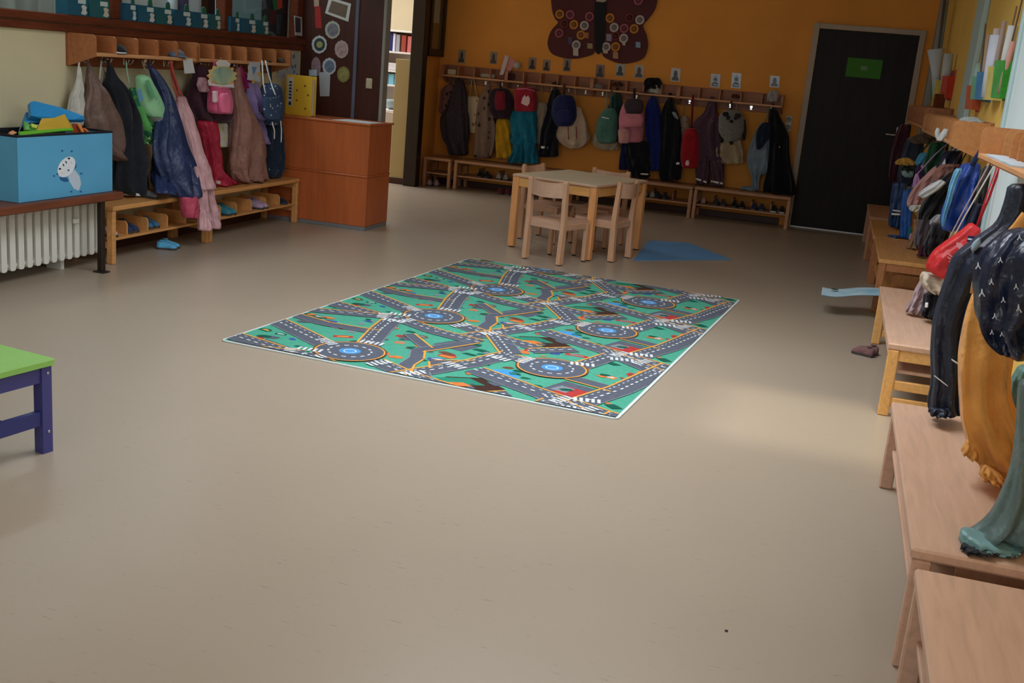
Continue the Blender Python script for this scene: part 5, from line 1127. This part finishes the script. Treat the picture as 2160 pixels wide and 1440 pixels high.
for k in range(3):
    part('print_line', MB().quadflat([ony(*q, 5.46) for q in ((1996 + 3 * k, 531 + 9 * k), (2014 + 3 * k, 543 + 9 * k), (2013 + 3 * k, 546 + 9 * k), (1995 + 3 * k, 534 + 9 * k))], (0, -1, 0), .003), pap((226, 130, 130)), g)
strap(g, 'cord', PR(5.6), [(2110, 350), (2085, 420), (2062, 474)], fab((170, 34, 40)), .006)
g = garment('tote_bag', 'cream canvas bag sagging below the bright red bag', 'bag', 'r', PR(5.62), [[(1946, 572, 1990, 584), (1942, 588, 1997, 598), (1950, 604, 1996, 612), (1964, 616, 1988, 624)]], fab((206, 192, 172)), b=.07)
g = garment('rain_overalls', 'dusty mauve overalls ending in pale sandals under the cream bag', 'overalls', 'r', PR(5.80), [[(1944, 1972, 586), (1932, 1968, 610), (1924, 1950, 630), (1912, 1942, 648), (1910, 1930, 658)], [(1936, 1968, 630), (1930, 1962, 648), (1926, 1948, 662)]], fab((176, 150, 154)), b=.05)
g = garment('winter_jacket', 'black jacket hem with a white tag below the cream bag', 'jacket', 'r', PR(5.68), [[(1950, 2000, 618), (1948, 1998, 640), (1944, 1990, 660), (1960, 1985, 672)]], fab((22, 22, 28)), b=.07)
band(g, 'tag', PR(5.6), [(1952, 1958, 638), (1951, 1957, 648)], b=.01)
# blue jackets and what hangs behind them
g = garment('winter_jacket', 'royal blue padded jacket with a light blue edge on the right wall', 'jacket', 'r', PR(6.05), [[(2032, 2068, 344), (2014, 2068, 370), (2004, 2064, 400), (1994, 2060, 430), (1987, 2056, 460), (1990, 2042, 486)]], fab((28, 66, 150), shiny=True), b=.10, fold=.16)
addcloth(g, 'light_edge', PR(5.94), [(2016, 2030, 355), (2004, 2018, 385), (1996, 2008, 420), (1987, 1996, 455), (1986, 1992, 478)], fab((104, 164, 200), shiny=True), 'light blue edge', b=.03)
strap(g, 'loop', PR(6.0), [(2070, 318), (2058, 335), (2050, 350)], fab((24, 40, 80)), .014)
garment('winter_jacket', 'grey olive jacket between the blue jacket and the white door', 'jacket', 'r', PR(5.92), [[(2074, 2104, 350), (2064, 2098, 385), (2060, 2092, 420), (2056, 2086, 450), (2052, 2080, 478)]], fab((62, 60, 56)), b=.06)
garment('winter_jacket', 'dark jacket with a blue hem behind the bright red bag', 'jacket', 'r', PR(5.85), [[(2056, 2088, 430), (2048, 2086, 455), (2040, 2080, 480), (2046, 2074, 500)]], fab((34, 42, 64)), b=.05)
g = garment('sweat_jacket', 'black jacket with a broad white stripe on its sleeve', 'jacket', 'r', PR(6.9), [[(2006, 2030, 362), (1984, 2022, 380), (1966, 2008, 400), (1952, 1992, 422), (1940, 1986, 445), (1938, 1970, 462)]], fab((24, 25, 32)), b=.08)
addcloth(g, 'white_stripe', PR(6.78), [(1984, 378, 1996, 384), (1962, 390, 1978, 400), (1942, 404, 1956, 414), (1936, 412, 1946, 418)], fab((196, 200, 206)), 'white sleeve stripe', b=.02)
addcloth(g, 'pale_cuff', PR(6.8), [(1976, 1992, 452), (1964, 1990, 464), (1962, 1976, 474)], fab((150, 150, 156)), b=.02)
g = garment('winter_jacket', 'dusty pink jacket with a fur cuff, left of the black striped jacket', 'jacket', 'r', PR(7.6), [[(1972, 1992, 350), (1956, 1988, 366), (1938, 1970, 384), (1926, 1958, 402), (1916, 1946, 420), (1914, 1934, 436)]], fab((186, 136, 130)), b=.07)
addcloth(g, 'fur_cuff', PR(7.52), [(1922, 1946, 432), (1918, 1942, 440), (1924, 1936, 446)], fab((186, 180, 170)), b=.03, fold=.2)
addcloth(g, 'grey_hood', PR(7.5), [(1972, 1986, 366), (1966, 1984, 380), (1968, 1980, 390)], fab((130, 126, 124)), b=.03)
g = garment('snow_trousers', 'dark blue snow trousers with two white bands on the far right bench', 'trousers', 'r', PR(9.55), [[(1884, 1912, 384), (1880, 1910, 410), (1878, 1906, 440), (1876, 1902, 470), (1878, 1902, 505)]], fab((38, 70, 120), shiny=True), b=.08)
band(g, 'reflective_band', PR(9.46), [(1884, 442, 1900, 444), (1884, 445, 1900, 447)], b=.01)
band(g, 'reflective_band', PR(9.46), [(1882, 449, 1898, 450), (1881, 453, 1898, 454)], b=.01)
g = garment('rain_trousers', 'bright blue rain trousers spreading out on the brown bench', 'trousers', 'r', PR(8.95), [[(1906, 1928, 400), (1902, 1926, 430), (1900, 1922, 465), (1898, 1920, 500), (1894, 1918, 525), (1884, 1916, 538)], [(1876, 524, 1914, 522), (1866, 534, 1916, 534), (1870, 540, 1914, 541)]], fab((34, 92, 176), shiny=True), b=.07, fold=.18)
addcloth(g, 'teal_lining', PR(8.9), [(1916, 1924, 480), (1912, 1922, 505), (1910, 1920, 525)], fab((40, 120, 130)), b=.03)
garment('winter_jacket', 'dark plum jacket beside the dark door handle', 'jacket', 'r', PR(10.6), [[(1898, 1922, 262), (1890, 1918, 285), (1884, 1910, 310), (1878, 1902, 340), (1876, 1896, 372), (1880, 1892, 392)]], fab((70, 30, 44)), b=.08)
garment('winter_jacket', 'dark slate jacket under the far right rack', 'jacket', 'r', PR(9.9), [[(1914, 1948, 290), (1906, 1946, 315), (1900, 1944, 345), (1896, 1936, 370), (1898, 1926, 392)]], fab((50, 60, 78)), b=.08)
garment('winter_jacket', 'dark bottle green jacket below the white slippers', 'jacket', 'r', PR(8.4), [[(1962, 2000, 300), (1956, 1996, 325), (1950, 1990, 350), (1956, 1980, 372)]], fab((26, 74, 46)), b=.08)
garment('scarf', 'sky blue folded cloth in the middle of the right wall coats', 'scarf', 'r', PR(8.6), [[(1944, 1964, 322), (1936, 1966, 332), (1932, 1960, 344), (1936, 1950, 350)]], fab((70, 150, 190)), b=.04)
t = thing('sun_hat', 'hat with yellow brim and dark green crown among the right wall coats', 'hat', ony(1922, 380, 9.3), group='caps left on the racks')
part('brim', cloth(MB(), PR(9.22), [(1898, 334, 1915, 332), (1890, 342, 1930, 343), (1892, 347, 1925, 349)], b=.05), fab((206, 160, 70)), t)
part('crown', cloth(MB(), PR(9.28), [(1908, 1938, 342), (1902, 1946, 352), (1906, 1948, 362)], b=.08), fab((42, 54, 44)), t)
part('hanging_loop', MB().tube([ony(1924, 345, 9.28), V((WR - .05, 9.28, 1.165))], .005, 6), fab((42, 54, 44)), t)
part('lining', cloth(MB(), PR(9.24), [(1902, 1926, 360), (1904, 1926, 368), (1910, 1922, 374)], b=.04), fab((150, 176, 180)), t)
garment('fleece_jacket', 'lilac pink cloth with pointed top in front of the dusty pink jacket', 'jacket', 'r', PR(8.1), [[(1931, 1936, 366), (1927, 1940, 380), (1925, 1944, 396)]], fab((190, 140, 190)), b=.04)
garment('backpack', 'purple patterned bag among the right wall coats', 'backpack', 'r', PR(8.5), [[(1938, 1956, 345), (1932, 1962, 358), (1936, 1966, 372), (1944, 1958, 382)]], prt((62, 44, 74), (180, 150, 190), 14, .22), b=.05)
g = garment('winter_jacket', 'navy jacket with a white triangle under the white slippers', 'jacket', 'r', PR(7.2), [[(1990, 2030, 318), (1984, 2026, 336), (1978, 2020, 352), (1990, 2012, 364)]], fab((28, 30, 50)), b=.06)
part('white_tag', MB().quadflat([ony(*q, 7.1) for q in ((1994, 334), (1994, 350), (1985, 349))], (0, -1, 0), .004), pap((216, 220, 224)), g)
garment('sweater', 'brown pink patterned sweater below the navy jacket on the right wall', 'sweater', 'r', PR(7.0), [[(1988, 2028, 346), (1976, 2024, 358), (1968, 2012, 374), (1976, 2000, 386)]], prt((140, 98, 88), (90, 56, 50), 12, .25), b=.05)
garment('leggings', 'grey purple trousers hanging under the black striped jacket', 'trousers', 'r', PR(7.1), [[(1940, 1974, 450), (1936, 1966, 475), (1930, 1956, 500), (1930, 1946, 520)]], fab((84, 76, 84)), b=.05)
garment('plush_toy', 'lilac pink plush toy lying on the brown bench', 'toy', 'r', PR(8.75), [[(1920, 1930, 492), (1918, 1938, 502), (1920, 1937, 514), (1926, 1936, 521)]], fab((196, 140, 180)), b=.05)
garment('scarf', 'tan and orange striped scarf hanging to the brown bench', 'scarf', 'r', PR(8.3), [[(1926, 1946, 462), (1928, 1950, 480), (1924, 1946, 500), (1914, 1938, 525), (1904, 1926, 548)]], prt((150, 120, 92), (196, 120, 60), 14, .3), b=.04)
garment('trousers', 'dark maroon and pink trousers above the brown bench edge', 'trousers', 'r', PR(7.9), [[(1944, 1970, 490), (1940, 1962, 515), (1936, 1958, 545), (1926, 1950, 570)]], prt((84, 40, 60), (190, 150, 160), 12, .28), b=.05)
garment('trousers', 'black trousers in front of the blue padded jacket hem', 'trousers', 'r', PR(6.4), [[(1966, 2010, 470), (1960, 2002, 492), (1952, 1990, 515), (1950, 1976, 535)]], fab((24, 22, 30)), b=.07)
# things in the right racks
for k, (px, py, lab) in enumerate(((1984, 290, 'white slipper standing up in the middle right rack'), (1975, 280, 'grey white slipper leaning behind the other one in the right rack'))):
    B = cloth(MB(), PR(6.75 + .12 * k), [(px + 8, 271, px + 17, 273), (px - 2, 284, px + 12, 287), (px - 9, 296, px + 2, 298)] if k == 0 else [(1976, 269, 1982, 271), (1972, 280, 1982, 283), (1974, 292, 1982, 294)], b=.03, fold=.03)
    single('slipper', B, fab((206, 210, 212)), lab, 'slipper', 'slippers in the right rack')
single('storage_bag', cloth(MB(), PR(6.6), [(2034, 2056, 246), (2024, 2068, 252), (2026, 2078, 259)], b=.05, fold=.06), fab((176, 184, 184)), 'pale grey cloth bag on top of the right rack', 'bag')
single('picture_sheet', MB().quadflat([(.553, 4.75, 1.2155), (.553, 4.0, 1.2155), (.63, 4.0, 1.2155), (.63, 4.75, 1.2155)], (0, 0, 1), .006), mat('book_cover', (196, 214, 230), .35, .5, scale=7, amt=.2), 'pale blue picture sheet lying along the front of the near right rack', 'paper')
single('wooden_block', MB().box(WR - .12, WR - .04, 9.2, 9.26, 1.336, 1.47, .006), M_DKWOOD, 'small dark brown wooden block on the far right rack', 'block')
single('basket_hat', cloth(MB(), PR(9.7), [(1940, 1966, 282), (1918, 1972, 292), (1930, 1966, 303)], b=.05), fab((110, 92, 78)), 'brown felt hat hanging out of the far right rack', 'hat', 'caps left on the racks')
# paper sticking out over the bench edge
B = MB(); R = []
for i in range(19):
    u = i / 18; x = .62 - u * .60
    R.append((x, .165 + .014 * math.sin(u * 5.2 + .4) - .045 * max(0, u - .42)))
vs = []; fs = []
for k, (y_, dz) in enumerate(((7.27, .0), (7.40, .006), (7.555, .002))):
    vs += [(x, y_ - .05 * (i / 18) ** 2 + .03 * math.sin(i * .7), z + dz) for i, (x, z) in enumerate(R)]
n = len(R)
for k in range(2):
    for i in range(n - 1): fs.append([k * n + i, k * n + i + 1, (k + 1) * n + i + 1, (k + 1) * n + i])
up = [V(p) for p in vs]; B.add(up + [p + V((0, 0, .003)) for p in up], fs + [[j + len(up) for j in f][::-1] for f in fs], smooth=True)
t = thing('drawing_sheet', 'curled strip of blue painted paper sticking out beside a brown bench leg', 'paper', (.3, 7.5, .14))
part('sheet', B, mat('painted_paper', (206, 224, 234), .6, .3, scale=5, rgb2=(130, 186, 216)), t)
part('dark_blot', MB().lathe((.10, 7.38, .153), [(.001, .002), (.02, .0015), (.025, 0)][::-1], 12), pap((44, 70, 60)), t)
# floor things at the right
shoe_pair('%s brown pink sandal on the floor at the pine bench leg', .30, 6.25, 0, 1.2, fab((120, 84, 84)), L=.125, gap=.06)
shoe_pair('%s white trainer on the lower shelf of the beech bench', .46, 3.12, .157, R90, fab((206, 214, 224)), L=.18)
shoe('orange slipper on the lower shelf of the beech bench', (.46, 3.42, .157), R90, fab((206, 110, 70)), L=.17)
shoe('blue shoe under the front beech bench', (.44, 2.12, .157), R90, fab((40, 76, 160)), L=.18)
shoe('dark red boot on the lower shelf of the pine railed bench', (.5, 5.3, .157), R90, fab((84, 36, 40)), L=.18)
shoe('navy boot on the lower shelf of the pine railed bench', (.5, 5.42, .157), R90, fab((48, 52, 90)), L=.18)

# hanging pockets with rolled papers and tools on the right wall
def pocket(y0, y1, z0, z1, rgb, lab, fill):
    t = thing('wall_pocket', lab, 'wall pocket', (WR, (y0 + y1) / 2, z0), group='coloured felt pockets on the right wall')
    D = .075
    B = MB()
    for i in range(2): pass
    prof = [(WR - .001, y0), (WR - D * .6, y0 + .01), (WR - D, (y0 + y1) / 2), (WR - D * .6, y1 - .01), (WR - .001, y1)]
    vs = [V((x, y, z0)) for x, y in prof] + [V((x - .012 if x < WR - .01 else x, y, z1)) for x, y in prof]
    B.add(vs, [[i, i + 1, 6 + i, 5 + i] for i in range(4)] + [[0, 1, 2, 3, 4]], smooth=False)
    B.add([p + V((.004, 0, 0)) for p in vs], [[i, i + 1, 6 + i, 5 + i] for i in range(4)])
    part('pocket', B, fab(rgb), t)
    part('back_panel', MB().box(WR - .003, WR - .0005, y0 - .01, y1 + .01, z0 - .01, z1 + .05), fab(rgb), t)
    return t
z0 = 1.44
def rolls(y, z, specs, lab):
    for i, (dy, h, r, rgb, kind, dx, w) in enumerate(specs):
        b0 = V((WR - .045, y + dy, z + .012)); b1 = V((WR - .045 - dx, y + dy * 1.4, z + h))
        if kind == 'roll':
            o = single('paper_roll', MB().tube([b0, b0.lerp(b1, .5), b1], [r, r * 1.2, r * w], 12), pap(rgb), lab[i], 'paper roll', 'rolled papers in the wall pockets')
        else:
            o = single('stick', MB().tube([b0, b0.lerp(b1, .5), b1], [r, r, r * .8], 6), pla(rgb, .6), lab[i], 'stick', 'sticks in the wall pockets')
pocket(10.35, 10.60, z0, z0 + .15, (80, 130, 110), 'grey green pocket, leftmost of the pockets on the right wall', None)
pocket(10.02, 10.24, z0, z0 + .15, (206, 190, 80), 'yellow pocket below the widest white paper roll', None)
pocket(9.15, 9.55, z0, z0 + .17, (196, 60, 36), 'red pocket left of the pale blue strip', None)
rolls(10.13, z0, [(0, .40, .03, (196, 206, 220), 'roll', .07, 2.3)], ['wide white paper cone standing in the yellow pocket'])
rolls(10.45, z0, [(.0, .95, .014, (90, 74, 70), 's', .06, 1), (.06, 1.0, .02, (150, 144, 140), 's', .05, 1), (-.08, .8, .012, (110, 120, 110), 's', .03, 1)],
      ['dark brown stick leaning out of the grey green pocket', 'long grey tube in the grey green pocket', 'thin grey green stick in the grey green pocket'])
rolls(9.35, z0, [(0, .34, .03, (190, 196, 200), 'roll', .02, 1.2)], ['crumpled white paper in the red pocket'])
pocket(7.12, 7.32, z0 - .06, z0 + .08, (184, 84, 44), 'small rust red pocket hanging lowest', None)
pocket(6.92, 7.09, z0, z0 + .13, (110, 170, 140), 'pale green pocket next to the rust red one', None)
pocket(6.66, 6.89, z0, z0 + .15, (60, 124, 176), 'blue pocket in the second row of pockets', None)
pocket(6.22, 6.55, z0, z0 + .17, (206, 186, 96), 'yellow pocket under the big white rolls', None)
pocket(5.90, 6.16, z0 + .01, z0 + .19, (50, 140, 44), 'bright green pocket beside the white door', None)
rolls(6.78, z0, [(0, .36, .012, (190, 160, 140), 's', .02, 1), (.1, .42, .006, (90, 90, 90), 's', .03, 1), (.28, .20, .02, (180, 210, 200), 'roll', 0, 1.2)],
      ['beige stick in the blue pocket', 'thin dark stick in the blue pocket', 'pale green paper in the pale green pocket'])
rolls(6.38, z0, [(0, .33, .04, (206, 210, 226), 'roll', .0, 1.3), (.08, .37, .018, (206, 190, 190), 'roll', .01, 1), (-.04, .40, .016, (170, 150, 146), 's', 0, 1)],
      ['large white paper roll in the yellow pocket by the door', 'thin pinkish paper roll behind the large white one', 'brown capped tube rising out of the large white roll'])
rolls(6.03, z0 + .02, [(0, .34, .018, (206, 206, 206), 'roll', -.01, 1.3), (.06, .44, .006, (130, 100, 80), 's', -.02, 1), (-.05, .47, .005, (90, 70, 60), 's', -.02, 1), (-.09, .26, .014, (200, 150, 140), 'roll', -.01, 1)],
      ['slim white paper roll in the bright green pocket', 'long brown stick in the bright green pocket', 'thin dark brown stick in the bright green pocket', 'pinkish paper roll in the bright green pocket'])

# --- glazed side of the left wall: name boxes and what stands behind
GBX = 'teal name boxes on the window ledge'
bxs = [(143, 185), (190, 231), (262, 288), (291, 327), (329, 364), (368, 404), (406, 440), (442, 466), (487, 506), (509, 541), (543, 567)]
ordn = ('first', 'second', 'third', 'fourth', 'fifth', 'sixth', 'seventh', 'eighth', 'ninth', 'tenth', 'eleventh')
for i, (a, c) in enumerate(bxs):
    ym = (a + c) / 2; yy0 = onx(a, 40, WL + .04).y; yy1 = onx(c, 55, WL + .04).y
    h = .105
    t = thing('name_box', 'teal box with white labels on the dark ledge, %s from the left' % ordn[i], 'box', (WL - .01, (yy0 + yy1) / 2, 1.463), group=GBX)
    TEAL = pla(((28, 92, 120), (30, 96, 106), (26, 84, 116))[i % 3], .5)
    B = MB(); x0, x1 = WL - .045, WL + .04
    B.box(x0, x1, yy0, yy0 + .004, 1.463, 1.463 + h).box(x0, x1, yy1 - .004, yy1, 1.463, 1.463 + h).box(x0, x0 + .004, yy0 + .004, yy1 - .004, 1.463, 1.463 + h).box(x1 - .004, x1, yy0 + .004, yy1 - .004, 1.463, 1.463 + h).box(x0 + .004, x1 - .004, yy0 + .004, yy1 - .004, 1.463, 1.468)
    part('body', B, TEAL, t)
    w_ = yy1 - yy0
    part('clip', MB().prism([(.58, h - .01), (.88, h - .01), (.84, h + .035), (.73, h + .045), (.62, h + .035)], lambda u, w, tt: V((tt, yy0 + u * w_, 1.463 + w)), x1 - .006, x1 - .002), pla((34, 104, 84), .5), t)
    part('name_label', MB().box(x1, x1 + .002, yy0 + w_ * .52, yy0 + w_ * .9, 1.463 + h * .66, 1.463 + h * .92), pap((196, 214, 216)), t)
    part('figure_label', MB().prism([(.66, .1), (.86, .05), (.98, .18), (.9, .34), (.96, .5), (.8, .62), (.68, .52), (.74, .34)], lambda u, w, tt: V((tt, yy0 + u * w_, 1.463 + w * h)), x1, x1 + .002), pap(((206, 206, 204), (200, 190, 180), (190, 210, 214))[i % 3]), t)
# curtains and furniture seen through the panes
def drape(label, y0, y1, x, m_, z0=1.2, z1=2.6, n=28, amp=.02):
    pts = []
    for k in range(n + 1):
        y = y0 + (y1 - y0) * k / n; pts.append((x + amp * math.sin(k * 1.9) + amp * .5 * math.sin(k * .7), y))
    B = MB(); m_n = len(pts)
    B.add([V((p[0], p[1], z)) for z in (z0, z1) for p in pts], [[i, i + 1, m_n + i + 1, m_n + i] for i in range(m_n - 1)], smooth=True)
    B.add([V((p[0] - .004, p[1], z)) for z in (z0, z1) for p in pts], [[i, i + 1, m_n + i + 1, m_n + i] for i in range(m_n - 1)], smooth=True)
    return single('curtain', B, m_, label, 'curtain')
drape('striped grey curtain behind the leftmost pane of the left wall', 4.6, 6.3, -5.25, mat('stripe_curtain', (150, 156, 148), .9, .1, scale=6, stretch=(0, 1.6, 0), rgb2=(96, 92, 96)))
drape('grey beige curtain behind the middle pane of the left wall', 6.5, 8.3, -5.3, mat('beige_curtain', (150, 142, 134), .9, .1, scale=3, stretch=(0, 1.4, 0), rgb2=(112, 120, 124)))
single('blue_board', MB().box(-4.80, -4.78, 7.72, 8.40, 1.3, 2.5, .003), mat('pale_blue_board', (150, 186, 206), .7, .2, scale=4, amt=.08), 'pale blue board behind the third pane of the left wall', 'board')
single('black_curtain', MB().box(-5.9, -4.64, 8.555, 8.585, 1.0, 2.6, .003), mat('black_cloth', (14, 14, 16), .95, .05, scale=6, amt=.2), 'black cloth behind the right end of the glazed wall', 'cloth').name = 'dark_cloth'
c = onx(364, 30, -4.72); single('white_bottle', MB().tube([(c.x, c.y, 1.47), (c.x, c.y, 1.85)], .035, 14), pla((190, 200, 214)), 'white upright roll behind the middle pane', 'roll')
single('blue_bottle', MB().tube([(c.x, c.y + .11, 1.45), (c.x, c.y + .11, 1.85)], .05, 14), pla((40, 54, 110)), 'dark blue upright cylinder beside the white roll', 'cylinder')
PW = ('x', WL - .05)
for pts, rgb, lab in ((((574, -6), (584, -6), (586, 20), (578, 22)), (44, 104, 66), 'green paper strip hanging before the black cloth'), (((583, -6), (595, -6), (595, 16), (586, 20)), (180, 66, 54), 'red paper strip hanging before the black cloth')):
    sheet('paper_strip', lab, 'paper', pts, PW, pap(rgb))
t = thing('framed_picture', 'small white framed photo at the right end of the window ledge', 'photo frame', onx(628, 76, WL + .02))
part('frame', MB().quadflat([onx(*q, WL + .016) for q in ((620, 33), (635, 36), (636, 76), (622, 74))], (1, 0, 0), .008), pla((190, 190, 196)), t)
part('picture', MB().quadflat([onx(*q, WL + .0245) for q in ((622, 36), (634, 39), (634, 69), (623, 68))], (1, 0, 0), .001), mat('dark_photo', (60, 58, 70), .3, .5, scale=30, amt=.4), t)

# --- office seen through the doorway
t = thing('bookcase', 'white office bookcase seen through the doorway', 'bookcase', (-5.3, 12.8, 0))
OW = pla((214, 210, 206), .5)
bx0, bx1, by0, by1 = -6.2, -4.72, 12.55, 12.85
for z in (.06, .62, 1.02, 1.19, 1.415, 1.665): part('shelf', MB().box(bx0, bx1, by0, by1, z, z + .022, .003), OW, t)
for x in (bx0, -5.62, -5.06, bx1): part('upright', MB().box(x - .011, x + .011, by0 + .002, by1, 0, 1.68, .003), OW, t)
part('back', MB().box(bx0, bx1, by1, by1 + .01, 0, 1.68), OW, t)
BK = [(-5.56, .10, .2, (70, 72, 84), 'dark grey'), (-5.45, .035, .21, (210, 214, 220), 'white'), (-5.41, .035, .22, (40, 44, 96), 'navy'), (-5.37, .03, .21, (206, 206, 224), 'pale lilac'), (-5.33, .05, .2, (150, 150, 160), 'grey'), (-5.26, .06, .2, (150, 70, 56), 'brick red'), (-5.18, .06, .19, (190, 110, 110), 'salmon'), (-5.50, .03, .17, (196, 200, 200), 'pale grey slanting')]
for x, w_, h_, c, n_ in BK: single('book', MB().box(x, x + w_, 12.58, 12.8, 1.438, 1.438 + h_, .003), pap(c), '%s book on the upper office shelf' % n_, 'book', 'books in the office')
for k in range(5): single('book', MB().box(-5.56 + k * .08, -5.49 + k * .08, 12.58, 12.8, 1.043, 1.043 + .13, .003), pap(((140, 196, 214), (160, 206, 220), (120, 184, 206), (150, 200, 210), (170, 214, 226))[k]), '%s light blue folder on the lower office shelf' % ordn[k], 'folder', 'folders in the office')
single('paper_tray', MB().box(-5.55, -5.25, 12.6, 12.8, 1.213, 1.30, .01), pla((200, 196, 200)), 'pale tray on the middle office shelf', 'tray')
single('teal_box', MB().box(-5.28, -5.16, 12.56, 12.6, .95, 1.0, .004), pla((60, 160, 156)), 'small teal box on the office bookcase', 'box')
single('lamp_jar', MB().lathe((-5.08, 12.7, 1.688), [(.06, 0), (.075, .03), (.075, .15), (.05, .17), (.05, .19), (.08, .20), (.08, .21)], 16), pla((190, 200, 214)), 'pale jar on top of the office bookcase', 'jar')
t = thing('office_cabinet', 'white low cabinet in the office behind the counter', 'cabinet', (-5.0, 11.9, 0))
part('body', MB().box(-5.30, -4.86, 11.75, 12.15, 0, .78, .004), OW, t)
part('door', MB().box(-5.29, -5.08, 11.738, 11.75, .04, .76, .003), pla((206, 196, 190)), t)
part('door', MB().box(-5.07, -4.87, 11.738, 11.75, .04, .76, .003), pla((206, 196, 190)), t)
single('glass_bowl', MB().lathe((-5.05, 11.95, .781), [(.05, 0), (.10, .05), (.12, .11), (.115, .11), (.09, .05), (.04, .012)], 18), pla((150, 170, 180), .2), 'grey bowl on the white office cabinet', 'bowl')
